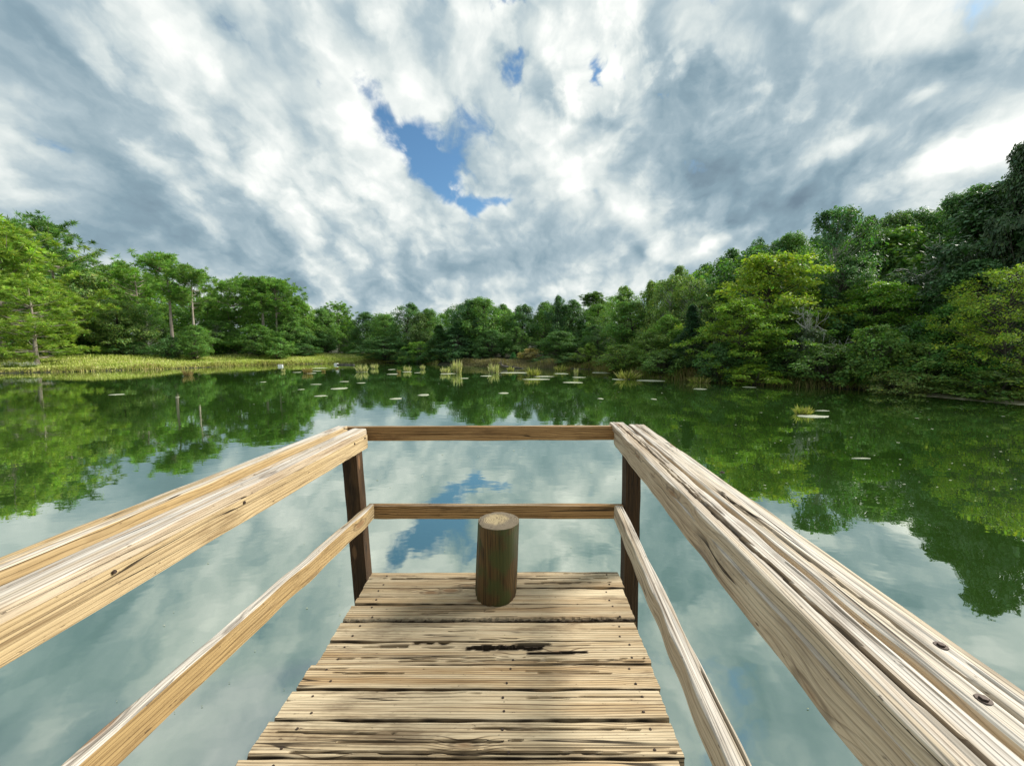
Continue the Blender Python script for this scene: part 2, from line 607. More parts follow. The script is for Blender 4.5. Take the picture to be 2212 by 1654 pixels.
def tree_broad(seed, R=0.36, t0=0.10, shape=(0.95, 0.5), ncl=225, per=125, leaf=0.0158, lump=0.29, rc=(0.05, 0.095), flat=0.85,
               droop=0.15, lean=0.03, hollow=0.35, spire=0.0, stems=1, yellow=0.08):
    r = np.random.default_rng(seed)
    lumpf = Wob(r, 9, 1.0, 4.0, 2)
    th = r.uniform(0, 2 * np.pi, ncl)
    t = t0 + (1 - t0) * r.random(ncl) ** 0.85
    s = np.clip((t - t0 * 0.6) / (1 - t0 * 0.6), 0, 1)
    prof = np.sin(np.pi * s ** shape[0]) ** shape[1]
    prof = np.where(s < 0.5, np.maximum(prof, 0.55 + 0.5 * s), prof)
    if spire:
        prof = prof * (1 - spire * s) + 0.02
    env = R * prof * (1 + lump * lumpf(th, t * 5))
    rad = env * np.sqrt(r.uniform(hollow, 1.0, ncl)) * 0.92
    top_pull = 0.97 - 0.10 * (rad / R) ** 2
    C = np.column_stack([rad * np.cos(th), rad * np.sin(th), t * top_pull])
    bend = np.array([r.normal() * lean, r.normal() * lean])
    C[:, :2] += bend * C[:, 2:3] ** 1.5 * 2
    rcl = r.uniform(*rc, ncl) * (0.75 + 0.5 * prof / prof.max())
    cb = np.exp(r.normal(0, 0.16, ncl))
    n = ncl * per
    ci = np.repeat(np.arange(ncl), per)
    q = unit(r.normal(size=(n, 3)))
    q[:, 2] = np.where(r.random(n) < 0.65, np.abs(q[:, 2]), q[:, 2])
    rr = r.random(n) ** 0.45
    off = q * rr[:, None] * rcl[ci][:, None]
    off[:, 2] *= flat
    hz_ = np.hypot(off[:, 0], off[:, 1])
    off[:, 2] -= droop * hz_ ** 2 / (rcl[ci] + 1e-6) * 0.8
    Pn = C[ci] + off
    outw = unit(np.column_stack([C[ci, 0] - bend[0], C[ci, 1] - bend[1], np.full(n, 0.15)]))
    N = unit(0.5 * np.array([[0, 0, 1.]]) + 0.55 * q + 0.35 * outw + 0.45 * r.normal(size=(n, 3)))
    D = unit(q + 0.4 * outw + 0.5 * r.normal(size=(n, 3)) + np.array([[0, 0, -0.3]]))
    L = leaf * np.exp(r.normal(0, 0.38, n))
    col = jitter_cols(r, n, 0.22, yellow) * cb[ci][:, None]
    Pn[:, 2] = np.maximum(Pn[:, 2], 0.01)
    V, F, K = leaf_quads(Pn, N, D, L, L * 0.62, col)
    crown = mesh_from('crown', V, F, None, False, None, {'leaf_col': K})
    # wood: trunk (one or several stems), limbs to the leaf clusters
    paths = []
    order = np.argsort(C[:, 2])
    stem_tops = []
    for k in range(stems):
        hgt = 0.86 if stems == 1 else r.uniform(0.55, 0.85)
        a0 = r.uniform(0, 6.28)
        sp = 0.0 if stems == 1 else R * r.uniform(0.25, 0.6)
        tt = np.linspace(-0.03, 1, 9)
        w1 = Wob(r, 4, 1.5, 6)
        px_ = bend[0] * 2 * (tt * hgt).clip(0) ** 1.5 + 0.012 * w1(tt * 3) * tt.clip(0) + sp * np.cos(a0) * tt.clip(0) ** 0.8
        py_ = bend[1] * 2 * (tt * hgt).clip(0) ** 1.5 + 0.012 * w1(tt * 3 + 9) * tt.clip(0) + sp * np.sin(a0) * tt.clip(0) ** 0.8
        pts = np.column_stack([px_, py_, tt * hgt])
        r0 = 0.019 if stems == 1 else 0.009
        paths.append((pts, r0 * (1.25 - tt.clip(0)) + 0.002 + 0.012 * np.exp(-tt.clip(0) * 25) * (stems == 1)))
        stem_tops.append(pts)
    big = set(r.choice(ncl, min(ncl, 34), replace=False).tolist())
    for i in range(ncl):
        stp = stem_tops[i % stems]
        h0 = max(0.03, C[i, 2] - (0.12 + 0.5 * np.hypot(C[i, 0], C[i, 1])) * r.uniform(0.6, 1.0))
        kx = np.interp(h0, stp[:, 2], stp[:, 0])
        ky = np.interp(h0, stp[:, 2], stp[:, 1])
        h0 = min(h0, stp[-1, 2])
        a = np.array([kx, ky, h0])
        b = C[i]
        mid = (a + b) / 2 + np.array([0, 0, -0.02]) + r.normal(0, 0.012, 3)
        u = np.linspace(0, 1, 4)[:, None]
        pts = (1 - u) ** 2 * a + 2 * u * (1 - u) * mid + u ** 2 * b
        r0 = 0.0065 if i in big else 0.003
        paths.append((pts, r0 * (1 - 0.8 * u[:, 0])))
    V, F = tubes(paths, 5)
    trunk = mesh_from('trunk', V, F, None, True)
    return trunk, crown, R


def tree_pine(seed, R=0.17, t0=0.52, whorls=15, nb=6, tufts=9, need=40, nl=0.030, gap=0.25, rise=0.25, crown_pow=0.7, spread=1.0,
              low=None):
    r = np.random.default_rng(seed)
    paths, TC, TD = [], [], []
    tt = np.linspace(-0.02, 0.97, 10)
    w1 = Wob(r, 4, 1.0, 4)
    tx, ty = 0.010 * w1(tt * 3) * tt.clip(0), 0.010 * w1(tt * 3 + 7) * tt.clip(0)
    stem = np.column_stack([tx, ty, tt])
    paths.append((stem, 0.0115 * (1.12 - tt.clip(0)) + 0.0012 + 0.005 * np.exp(-tt.clip(0) * 30)))
    hs = t0 + (0.985 - t0) * (np.arange(whorls) + r.uniform(-0.4, 0.4, whorls)) / (whorls - 0.5)
    extra = [] if low is None else list(low)
    for h0 in list(hs) + extra:
        s = np.clip((h0 - t0) / (1 - t0), 0, 1)
        prof = (np.sin(np.pi * np.clip(0.16 + 0.84 * s, 0, 1) ** 0.8) ** crown_pow)
        for b in range(nb):
            if r.random() < gap and s < 0.9:
                continue
            a = r.uniform(0, 6.28)
            ln = R * prof * r.uniform(0.55, 1.12) * spread + 0.015
            ri = rise * r.uniform(-0.2, 2.2) + 0.55 * s
            h0 = np.clip(h0 + r.normal(0, 0.012), 0.02, 0.985)
            x0 = np.interp(h0, tt, tx)
            y0 = np.interp(h0, tt, ty)
            u = np.linspace(0, 1, 5)
            droopv = -0.25 * (1 - s) * u ** 0.9
            pts = np.column_stack([x0 + np.cos(a) * ln * u, y0 + np.sin(a) * ln * u, h0 + ln * (ri * u ** 1.4 + droopv * (1 - u))])
            pts += r.normal(0, 0.004, pts.shape) * u[:, None]
            paths.append((pts, 0.0045 * (1 - 0.85 * u) * (0.4 + ln / R * 0.6)))
            m = max(2, int(tufts * (0.4 + ln / R * 0.7)))
            for k in range(m):
                uu = r.uniform(0.42, 1.02)
                c = np.array([np.interp(uu, u, pts[:, q]) for q in range(3)])
                c = c + np.append(r.normal(0, 0.024, 2), r.normal(0.006, 0.020))
                TC.append(c)
                TD.append(unit(np.array([np.cos(a) * 0.5, np.sin(a) * 0.5, 0.75])))
    TC = np.array(TC)
    TD = np.array(TD)
    nt_ = len(TC)
    n = nt_ * need
    ci = np.repeat(np.arange(nt_), need)
    q = unit(r.normal(size=(n, 3)) + 0.75 * TD[ci])
    L = nl * np.exp(r.normal(0, 0.2, n))
    Pn = TC[ci] + q * L[:, None] * 0.5
    N = unit(np.cross(q, r.normal(size=(n, 3))))
    N = np.where(N[:, 2:3] < 0, -N, N)
    cb = np.exp(r.normal(0, 0.2, nt_))
    col = jitter_cols(r, n, 0.18, 0.05) * cb[ci][:, None]
    V, F, K = leaf_quads(Pn, N, q, L, L * 0.13, col)
    crown = mesh_from('crown', V, F, None, False, None, {'leaf_col': K})
    V, F = tubes(paths, 5)
    trunk = mesh_from('trunk', V, F, None, True)
    return trunk, crown, R


def tree_bare(seed, R=0.3, depth=4, leafy=0):
    r = np.random.default_rng(seed)
    paths, tips = [], []

    def grow(p, d, ln, rad, lev):
        k = 4
        pts = [p]
        dd_ = d
        for i in range(k):
            dd_ = unit(dd_ + r.normal(0, 0.16, 3) + np.array([0, 0, 0.04]))
            pts.append(pts[-1] + dd_ * ln / k)
        pts = np.array(pts)
        paths.append((pts, rad * np.linspace(1, 0.45, k + 1)))
        if lev == 0:
            tips.append(pts[-1])
            return
        for i in range(r.integers(3, 5)):
            u = r.integers(1, k + 1)
            dn = unit(dd_ * 0.55 + unit(r.normal(size=3)) * np.array([1, 1, 0.55]) * 0.95)
            grow(pts[u], dn, ln * r.uniform(0.5, 0.78), rad * 0.5, lev - 1)
    grow(np.array([0, 0, -0.02]), np.array([0.03, 0.02, 1.0]), 0.48, 0.017, depth)
    allp = np.concatenate([p for p, _ in paths])
    sc = 1.0 / allp[:, 2].max()
    paths = [(p * sc, np.maximum(q * sc * 1.3, 0.0032)) for p, q in paths]
    V, F = tubes(paths, 4)
    trunk = mesh_from('trunk', V, F, None, True)
    rad = np.hypot(allp[:, 0], allp[:, 1]).max() * sc
    tips = np.array(tips) * sc
    n = len(tips) * max(leafy, 1)
    ci = np.repeat(np.arange(len(tips)), max(leafy, 1))
    Pn = tips[ci] + r.normal(0, 0.018, (n, 3))
    N = unit(r.normal(size=(n, 3)) + np.array([[0, 0, 0.8]]))
    L = 0.018 * np.exp(r.normal(0, 0.3, n))
    V, F, K = leaf_quads(Pn, N, unit(r.normal(size=(n, 3))), L, L * 0.5, jitter_cols(r, n, 0.2, 0.0))
    crown = mesh_from('crown', V, F, None, False, None, {'leaf_col': K})
    return trunk, crown, rad


def tree_spray(seed, R=0.38, layers=15, per_layer=13, per=125, leaf=0.0175, t0=0.08, yellow=0.14, tip=0.75):
    """maple-like: boughs that carry flat sprays of leaves in tiers"""
    r = np.random.default_rng(seed)
    C, paths = [], []
    tt = np.linspace(-0.03, 0.92, 9)
    stem = np.column_stack([0.012 * np.sin(tt * 5), 0.012 * np.cos(tt * 4 + 1) - 0.006, tt])
    paths.append((stem, 0.018 * (1.1 - tt.clip(0)) + 0.002))
    dirs = []
    lumpf = Wob(r, 9, 1.0, 4.0, 2)
    for l in range(layers):
        h0 = t0 + (0.95 - t0) * (l + r.uniform(-0.3, 0.3)) / (layers - 0.3)
        s = np.clip((h0 - t0) / (1 - t0), 0, 1)
        prof = np.clip(np.sin(np.pi * np.clip(0.22 + 0.78 * s, 0, 1)) ** tip, 0.05, 1)
        for b in range(per_layer):
            a = r.uniform(0, 6.28)
            ln = R * prof * np.sqrt(r.uniform(0.2, 1.0)) * r.uniform(0.85, 1.1) * (1 + 0.30 * lumpf(a, h0 * 6))
            c = np.array([np.cos(a) * ln, np.sin(a) * ln, min(h0 + 0.10 * ln / R * r.uniform(0.2, 1) + r.normal(0, 0.022), 0.985)])
            C.append(c)
            dirs.append((np.cos(a), np.sin(a)))
            hb = max(0.04, min(h0 - 0.35 * ln, 0.9))
            a0 = np.array([np.interp(hb, tt, stem[:, 0]), np.interp(hb, tt, stem[:, 1]), hb])
            u = np.linspace(0, 1, 4)[:, None]
            mid = (a0 + c) / 2 + np.array([0, 0, 0.02])
            paths.append(((1 - u) ** 2 * a0 + 2 * u * (1 - u) * mid + u ** 2 * c, 0.004 * (1 - 0.8 * u[:, 0])))
    C = np.array(C)
    dirs = np.array(dirs)
    ncl = len(C)
    n = ncl * per
    ci = np.repeat(np.arange(ncl), per)
    rcx = r.uniform(0.05, 0.085, ncl)
    o = r.normal(size=(n, 3)) * 0.5
    o[:, :2] *= rcx[ci][:, None]
    o[:, 2] = o[:, 2] * 0.030 - 3.0 * (o[:, 0] ** 2 + o[:, 1] ** 2) * 0.8
    Pn = C[ci] + o
    Pn[:, 2] = np.maximum(Pn[:, 2], 0.008)
    N = unit(np.array([[0, 0, 1.]]) + 0.55 * r.normal(size=(n, 3)) + 0.2 * np.column_stack([dirs[ci], np.zeros(n)]))
    D = unit(np.column_stack([dirs[ci], np.full(n, -0.2)]) + 0.6 * r.normal(size=(n, 3)))
    L = leaf * np.exp(r.normal(0, 0.34, n))
    cb = np.exp(r.normal(0, 0.15, ncl))
    V, F, K = leaf_quads(Pn, N, D, L, L * 0.7, jitter_cols(r, n, 0.2, yellow) * cb[ci][:, None])
    crown = mesh_from('crown', V, F, None, False, None, {'leaf_col': K})
    V, F = tubes(paths, 5)
    return mesh_from('trunk', V, F, None, True), crown, R


KINDS = {
    'oak': [tree_broad(11), tree_broad(12, R=0.40, lump=0.38), tree_broad(13, R=0.33, shape=(0.85, 0.55), lump=0.40), tree_broad(14, R=0.42, t0=0.05, lump=0.36, flat=0.75)],
    'lacy': [tree_broad(21, ncl=170, per=105, rc=(0.04, 0.07), lump=0.45, hollow=0.15, droop=0.6), tree_broad(22, R=0.40, ncl=190, per=100, rc=(0.04, 0.07), lump=0.5, hollow=0.2, droop=0.6)],
    'slim': [tree_broad(31, R=0.30, t0=0.06, shape=(0.75, 0.6), lump=0.62, ncl=230, per=105, leaf=0.0135, rc=(0.03, 0.055), flat=1.35, spire=0.10, hollow=0.05, droop=0.1),
             tree_broad(32, R=0.32, t0=0.06, shape=(0.8, 0.55), lump=0.80, ncl=230, per=105, leaf=0.0135, rc=(0.028, 0.055), flat=1.5, spire=0.2, hollow=0.05, droop=0.1)],
    'maple': [tree_spray(41), tree_spray(42, R=0.44, layers=13)],
    'magnolia': [tree_broad(51, R=0.36, ncl=240, per=150, leaf=0.0185, rc=(0.045, 0.08), flat=0.8, t0=0.04, lump=0.42, yellow=0.03)],
    'cedar': [tree_broad(61, R=0.24, t0=0.03, shape=(0.45, 0.8), spire=0.55, ncl=200, per=85, leaf=0.014, rc=(0.04, 0.07), flat=0.6, droop=0.9, lump=0.25, yellow=0.0)],
    'feather': [tree_spray(71, R=0.42, layers=20, per_layer=12, per=120, leaf=0.012, t0=0.02, yellow=0.22, tip=0.55)],
    'pine': [tree_pine(81), tree_pine(82, R=0.20, t0=0.46, whorls=13, gap=0.35), tree_pine(83, R=0.15, t0=0.60, whorls=11), tree_pine(84, R=0.26, t0=0.36, whorls=16, gap=0.3, crown_pow=0.5)],
    'ypine': [tree_pine(91, R=0.34, t0=0.05, whorls=21, nb=6, tufts=10, need=60, nl=0.030, gap=0.15, rise=0.35, crown_pow=0.75),
              tree_pine(92, R=0.32, t0=0.12, whorls=18, nb=6, tufts=10, need=60, nl=0.029, gap=0.22, rise=0.3, crown_pow=0.6)],
    'shrub': [tree_broad(101, R=0.62, t0=0.02, ncl=130, per=80, leaf=0.034, rc=(0.09, 0.15), stems=5, lump=0.35), tree_broad(102, R=0.75, t0=0.02, ncl=140, per=80, leaf=0.036, rc=(0.09, 0.15), stems=6, lump=0.45),
              tree_broad(103, R=0.50, t0=0.02, ncl=120, per=80, leaf=0.030, rc=(0.07, 0.12), stems=5, lump=0.5, flat=1.0)],
    'bare': [tree_bare(111, leafy=1), tree_bare(112, leafy=3)],
}
MATS = {'magnolia': (M_gloss, M_bark), 'pine': (M_needle, M_pinebark), 'ypine': (M_needle, M_pinebark), 'bare': (M_leaf, M_grey),
        'lacy': (M_leaf, M_grey), 'cedar': (M_leaf, M_bark)}
NAMES = {'pine': ('pine_tree', 'pine tree'), 'ypine': ('young_pine_tree', 'pine tree'), 'shrub': ('shrub', 'shrub'), 'bare': ('bare_tree', 'bare tree'),
         'cedar': ('conifer_tree', 'conifer tree')}
for k, lst in KINDS.items():
    ml, mb = MATS.get(k, (M_leaf, M_bark))
    for tr_, cr_, _ in lst:
        tr_.materials.append(mb)
        cr_.materials.append(ml)
TINT_K = 2.0
GREEN = np.array([0.93, 1.04, 0.92])
tree_rng = np.random.default_rng(99)


def plant(kind, var, px, top_y, y, wpx, tint, label, group=None, cat=None, name=None):
    trm, crm, Rn = KINDS[kind][var % len(KINDS[kind])]
    top = at_y(px, top_y, y)
    z0 = gz(top.x, y)
    H = top.z - z0
    depth = y * CP
    s = (wpx * 0.5 / FPX * depth) / Rn
    nm, ct = NAMES.get(kind, ('broadleaf_tree', 'tree'))
    e = empty(name or nm, (top.x, y, z0 - 0.02), tree_rng.uniform(0, 6.28))
    e.scale = (s, s, H)
    tag(e, label, cat or ct, group)
    t_ = link('stems' if kind == 'shrub' else 'trunk', trm, None, e)
    c_ = link('crown', crm, None, e)
    c_.color = (*[min(v * TINT_K * g_, 0.6) for v, g_ in zip(tint, GREEN)], 1.0)
    return e

# ------------------------------------------------------------------ the wood round the pond
G_L, G_F, G_R = 'trees behind the grassy bank', 'trees along the far shore', 'trees along the wooded shore and hill'
YG, LG, MG, DG, BG, OL = (0.15, 0.195, 0.038), (0.115, 0.180, 0.038), (0.080, 0.138, 0.036), (0.056, 0.104, 0.037), (0.056, 0.104, 0.050), (0.125, 0.165, 0.055)
PG = (0.098, 0.160, 0.042)
TREES = [
    # behind the grassy bank
    ('ypine', 0, -25, 480, 37, 300, YG, 'bright yellow-green young pine cut off by the edge of the picture over the grassy bank', G_L),
    ('ypine', 1, 62, 618, 34.5, 190, YG, 'low bushy yellow-green pine standing in the grass at the end of the bank', G_L),
    ('pine', 3, 104, 492, 46, 150, (0.070, 0.125, 0.032), 'tall pine with open rounded dark crown rising beside the bright young pine', G_L),
    ('pine', 1, 40, 486, 50, 100, (0.070, 0.125, 0.032), 'tall dark pine half hidden behind the bright young pine', G_L),
    ('lacy', 0, 196, 574, 46, 120, OL, 'pale-barked broadleaf tree with forked grey limbs just beyond the big open pine', G_L),
    ('pine', 1, 252, 570, 50, 95, PG, 'pine with small tufted top between the grey forked tree and the broad lime crown', G_L),
    ('pine', 3, 290, 588, 49, 135, LG, 'broad lime-green pine crown over dark undergrowth', G_L),
    ('oak', 0, 182, 640, 44, 110, DG, 'dark round broadleaf tree at the foot of the grey forked tree', G_L),
    ('oak', 3, 250, 645, 43.5, 120, OL, 'olive broadleaf tree leaning over the grass below the tufted pine', G_L),
    ('lacy', 1, 312, 655, 45.5, 100, MG, 'grey-green feathery tree standing next to the tallest bare pine trunk', G_L),
    ('pine', 2, 358, 552, 44.5, 85, (0.10, 0.165, 0.038), 'tallest straight pine with a long bare pale trunk and small top', G_L),
    ('pine', 2, 409, 580, 45.0, 66, (0.095, 0.15, 0.036), 'second bare-trunked pine with a sparse top beside the tallest one', G_L),
    ('oak', 1, 345, 655, 51, 110, MG, 'mid-green crown filling the gap behind the tallest bare pine', G_L),
    ('oak', 2, 447, 642, 49, 100, LG, 'sunlit rounded crown right after the two bare-trunked pines', G_L),
    ('oak', 0, 414, 700, 43.8, 66, MG, 'low drooping broadleaf tree below the second bare pine', G_L),
    ('pine', 3, 490, 616, 50, 115, PG, 'light green pine with layered boughs before the long row of pines', G_L),
    ('lacy', 0, 468, 690, 45, 110, MG, 'grey-green broadleaf tree spreading over the grass below the layered pine', G_L),
    ('pine', 1, 522, 606, 52, 85, PG, 'first pine of the tall dense row, with a flat top', G_L),
    ('pine', 2, 563, 602, 47.5, 92, (0.092, 0.15, 0.040), 'highest pine of the dense row with two thin trunks below', G_L),
    ('pine', 2, 592, 606, 48.0, 72, PG, 'thin pine with slanting trunk inside the dense row', G_L),
    ('pine', 3, 616, 616, 51, 100, PG, 'broad-shouldered pine closing the dense row', G_L),
    ('oak', 2, 552, 700, 45, 90, MG, 'dark green tree under the dense row of pines', G_L),
    ('oak', 0, 512, 715, 46, 80, MG, 'low broadleaf tree on the grass edge under the highest pine of the row', G_L),
    ('oak', 1, 622, 676, 50, 90, MG, 'round tree with smooth outline where the row of pines ends', G_L),
    ('oak', 2, 651, 653, 53, 75, LG, 'lighter crown stepping down from the row of pines', G_L),
    ('oak', 0, 640, 690, 51, 80, DG, 'dark tree in the shade beneath the lighter stepped-down crown', G_L),
    ('oak', 3, 694, 664, 55, 75, MG, 'middle crown of the three that step down to the notch', G_L),
    ('pine', 3, 729, 661, 58, 70, LG, 'pale green rounded crown just before the notch in the treeline', G_L),
    ('oak', 1, 700, 712, 54, 70, DG, 'low dark tree behind the end of the meadow', G_L),
    ('oak', 0, 752, 688, 63, 60, DG, 'dark low tree closing the bottom of the notch', G_L),
    ('lacy', 1, 748, 690, 60, 60, MG, 'thin-stemmed tree standing in the notch of the treeline', G_L),
    # far shore
    ('oak', 2, 792, 674, 60, 75, DG, 'dark crown on the far side of the notch', G_F),
    ('oak', 0, 828, 676, 57, 70, MG, 'low-topped crown between the notch and the domed tree', G_F),
    ('oak', 1, 872, 654, 55, 85, DG, 'domed tree standing above the far shore next to the notch', G_F),
    ('oak', 3, 830, 725, 53, 120, DG, 'wide low tree with branches over the end of the grass', G_F),
    ('oak', 2, 908, 675, 53, 65, (0.085, 0.12, 0.045), 'brownish-green tree beside the domed one', G_F),
    ('oak', 0, 935, 666, 54, 60, MG, 'small round crown before the great spreading tree', G_F),
    ('lacy', 0, 900, 735, 50.5, 75, LG, 'bright leafy small tree leaning over the corner of the far shore', G_F),
    ('cedar', 0, 950, 700, 49, 90, DG, 'dark tree with drooping tiers beside the reed islands', G_F),
    ('oak', 1, 1000, 648, 51, 90, BG, 'shaded half of the great twin crown on the far shore', G_F),
    ('oak', 0, 1048, 639, 50, 115, MG, 'great spreading tree, highest of the far shore', G_F),
    ('cedar', 0, 985, 690, 47.5, 110, BG, 'dark tree whose pale lower boughs reach out flat above the water', G_F),
    ('oak', 2, 1085, 657, 54, 70, MG, 'shoulder crown next to the great spreading tree', G_F),
    ('oak', 3, 1062, 710, 47, 90, DG, 'dark low tree above the tan reed bank', G_F),
    ('oak', 0, 1128, 658, 52, 80, DG, 'plain dark crown above the tan reed bank', G_F),
    ('slim', 0, 1118, 705, 46, 60, (0.07, 0.12, 0.04), 'narrow green tree standing behind the tan reeds', G_F),
    ('oak', 1, 1178, 650, 51, 75, MG, 'crown with a pointed top next to the tallest of the far middle', G_F),
    ('slim', 1, 1203, 638, 49, 70, BG, 'pointed tree rising above its neighbours over the reed islands', G_F),
    ('oak', 2, 1236, 648, 50, 80, DG, 'dark round-headed tree behind the small lime bush', G_F),
    ('oak', 0, 1210, 715, 44, 95, (0.055, 0.10, 0.032), 'low dark broadleaf tree at the water between the reeds and the lime bush', G_F),
    ('pine', 0, 1283, 636, 58, 60, (0.07, 0.11, 0.035), 'sparse-topped pine showing above the far wood', G_F),
    ('oak', 3, 1292, 655, 50, 80, MG, 'crown below the sparse-topped pine', G_F),
    ('slim', 1, 1267, 740, 39, 62, (0.15, 0.20, 0.045), 'small lime-green rounded tree standing alone at the water', G_F),
    ('oak', 1, 1295, 700, 43, 75, DG, 'dark tree in the recess behind the lone lime tree', G_F),
    # wooded shore and hill
    ('slim', 0, 1345, 618, 40, 95, (0.11, 0.165, 0.05), 'pale green tree with a pointed head where the hill begins', G_R),
    ('oak', 0, 1375, 650, 37, 110, MG, 'rounded green tree above the reedy point', G_R),
    ('slim', 1, 1404, 606, 36, 95, OL, 'olive feathery tree with a rounded top on the rising shore', G_R),
    ('lacy', 0, 1445, 590, 33, 110, OL, 'pale olive tree with upswept twigs behind the dark conifer', G_R),
    ('slim', 0, 1476, 573, 34, 90, (0.11, 0.15, 0.05), 'taller pale olive tree with a ragged top', G_R),
    ('lacy', 1, 1505, 592, 31, 120, OL, 'broad pale grey-green tree directly above the dark conifer', G_R),
    ('cedar', 0, 1497, 655, 25.5, 95, (0.022, 0.050, 0.022), 'nearly black conifer at the water below the pale olive trees', G_R),
    ('oak', 3, 1410, 715, 28.5, 110, (0.085, 0.125, 0.030), 'low yellow-olive tree hanging over the reedy point', G_R),
    ('oak', 2, 1445, 680, 29, 90, LG, 'light green tree between the reedy point and the dark conifer', G_R),
    ('oak', 1, 1532, 566, 38, 95, DG, 'dark crown on the skyline, lowest of the hilltop trees', G_R),
    ('oak', 2, 1580, 538, 37, 100, DG, 'dark skyline tree standing behind the yellowing maple', G_R),
    ('lacy', 1, 1640, 510, 35, 100, BG, 'dark ragged skyline tree rising above the yellowing maple', G_R),
    ('lacy', 0, 1690, 500, 34, 95, BG, 'slim dark skyline tree with upright shoots', G_R),
    ('oak', 0, 1735, 497, 33, 100, MG, 'grey-green skyline crown next to the tallest leafy tree', G_R),
    ('maple', 0, 1672, 535, 24.5, 205, (0.155, 0.188, 0.034), 'large yellow-green maple turning gold at its top', G_R),
    ('maple', 1, 1600, 640, 22.5, 185, (0.120, 0.170, 0.030), 'spreading yellow-green maple in front, its boughs over the water', G_R),
    ('maple', 1, 1690, 655, 22.5, 150, (0.095, 0.152, 0.030), 'lower bright green boughs below the gold-topped maple', G_R),
    ('lacy', 0, 1822, 429, 26, 165, (0.050, 0.095, 0.040), 'tallest leafy tree with upright shoots standing against the sky', G_R),
    ('oak', 1, 1800, 560, 24.5, 170, (0.050, 0.095, 0.034), 'dark green leafy tree at the foot of the tallest leafy tree', G_R),
    ('maple', 0, 1895, 600, 22.5, 165, (0.108, 0.176, 0.036), 'bright fresh-green tree whose bough reaches out beside the dark hollow', G_R),
    ('oak', 2, 1880, 468, 31, 120, (0.058, 0.10, 0.034), 'hillside crown directly behind the tallest leafy tree', G_R),
    ('oak', 3, 1935, 455, 33, 130, (0.058, 0.095, 0.034), 'broad hillside crown above the dead grey tree', G_R),
    ('oak', 0, 2005, 447, 33, 130, DG, 'hillside crown with a smooth top, higher than the dead grey tree', G_R),
    ('oak', 1, 2060, 425, 32, 120, DG, 'dark hilltop crown below the bright patch of sky', G_R),
    ('oak', 2, 2115, 400, 31, 120, DG, 'dark hilltop crown with gaps that let the bright sky through', G_R),
    ('bare', 0, 2005, 505, 23.0, 170, (0.06, 0.10, 0.06), 'dead grey tree with twisted bare limbs on the hillside', G_R),
    ('lacy', 1, 1945, 580, 26, 150, (0.055, 0.088, 0.060), 'grey-green mossy tree spreading beneath the dead grey tree', G_R),
    ('lacy', 0, 2020, 590, 25, 130, (0.045, 0.080, 0.055), 'dim bluish-green tree over the dark hollow', G_R),
    ('magnolia', 0, 2165, 392, 21, 260, (0.030, 0.062, 0.022), 'big dark tree with shining leaves that fills the upper corner', G_R),
    ('magnolia', 0, 2120, 560, 18.5, 170, (0.035, 0.075, 0.024), 'glossy dark green tree below the big shining one', G_R),
    ('magnolia', 0, 2240, 285, 19, 150, (0.028, 0.050, 0.020), 'near-black tree top cut by the edge of the picture against the bright sky', G_R),
    ('oak', 2, 2062, 655, 17.8, 120, (0.060, 0.125, 0.028), 'leafy green tree with reaching shoots beside the dark hollow', G_R),
    ('feather', 0, 2200, 560, 15.2, 220, (0.132, 0.172, 0.026), 'yellow-green feathery tree hanging over the water at the edge of the picture', G_R),
    ('bare', 1, 1760, 655, 20.8, 150, (0.08, 0.12, 0.06), 'leafless grey tree with fine twigs at the water between the maples and the thicket', G_R),
    ('lacy', 0, 1745, 700, 21.2, 110, (0.060, 0.085, 0.050), 'grey lichen-covered small tree leaning towards the water', G_R),
    # shrubs along the water
    ('shrub', 0, 1345, 745, 31, 110, (0.095, 0.135, 0.032), 'olive shrub at the start of the reedy point', 'shrubs at the water'),
    ('shrub', 1, 1440, 755, 26, 120, (0.070, 0.110, 0.030), 'grey-green shrub beside the dark conifer on the water side', 'shrubs at the water'),
    ('shrub', 2, 1230, 762, 40.5, 80, (0.060, 0.10, 0.035), 'small dull shrub by the lone lime tree', 'shrubs at the water'),
    ('shrub', 0, 1180, 768, 41.5, 70, (0.055, 0.09, 0.035), 'low dull shrub at the end of the tan reeds', 'shrubs at the water'),
    ('shrub', 1, 1560, 740, 22.4, 120, (0.045, 0.085, 0.028), 'dark shrub under the spreading maple', 'shrubs at the water'),
    ('shrub', 2, 1625, 785, 21.0, 110, (0.14, 0.19, 0.028), 'lime-yellow shrub at the waterline under the maples', 'shrubs at the water'),
    ('shrub', 0, 1690, 760, 21.4, 110, (0.050, 0.095, 0.026), 'dark green shrub below the leafless grey tree', 'shrubs at the water'),
    ('shrub', 1, 1800, 745, 19.6, 170, (0.065, 0.105, 0.028), 'wide tangled thicket dipping its twigs into the water', 'shrubs at the water'),
    ('shrub', 0, 1905, 705, 18.4, 150, (0.075, 0.125, 0.028), 'leafy shrub with light tips standing before the dark hollow', 'shrubs at the water'),
    ('shrub', 2, 1985, 740, 17.2, 140, (0.080, 0.120, 0.028), 'rounded olive shrub next to the leafy one by the dark hollow', 'shrubs at the water'),
    ('shrub', 1, 2070, 745, 16.4, 170, (0.055, 0.115, 0.026), 'dense glossy shrub under the tree with reaching shoots', 'shrubs at the water'),
    ('shrub', 0, 1950, 800, 16.8, 130, (0.10, 0.115, 0.040), 'low brownish shrub over the pale strip of shore', 'shrubs at the water'),
    ('shrub', 2, 2150, 800, 14.8, 170, (0.070, 0.105, 0.026), 'low green shrub under the feathery tree', 'shrubs at the water'),
    ('shrub', 0, 160, 735, 42.5, 70, MG, 'small green shrub in the grass beside the bushy pine', 'shrubs behind the grass'),
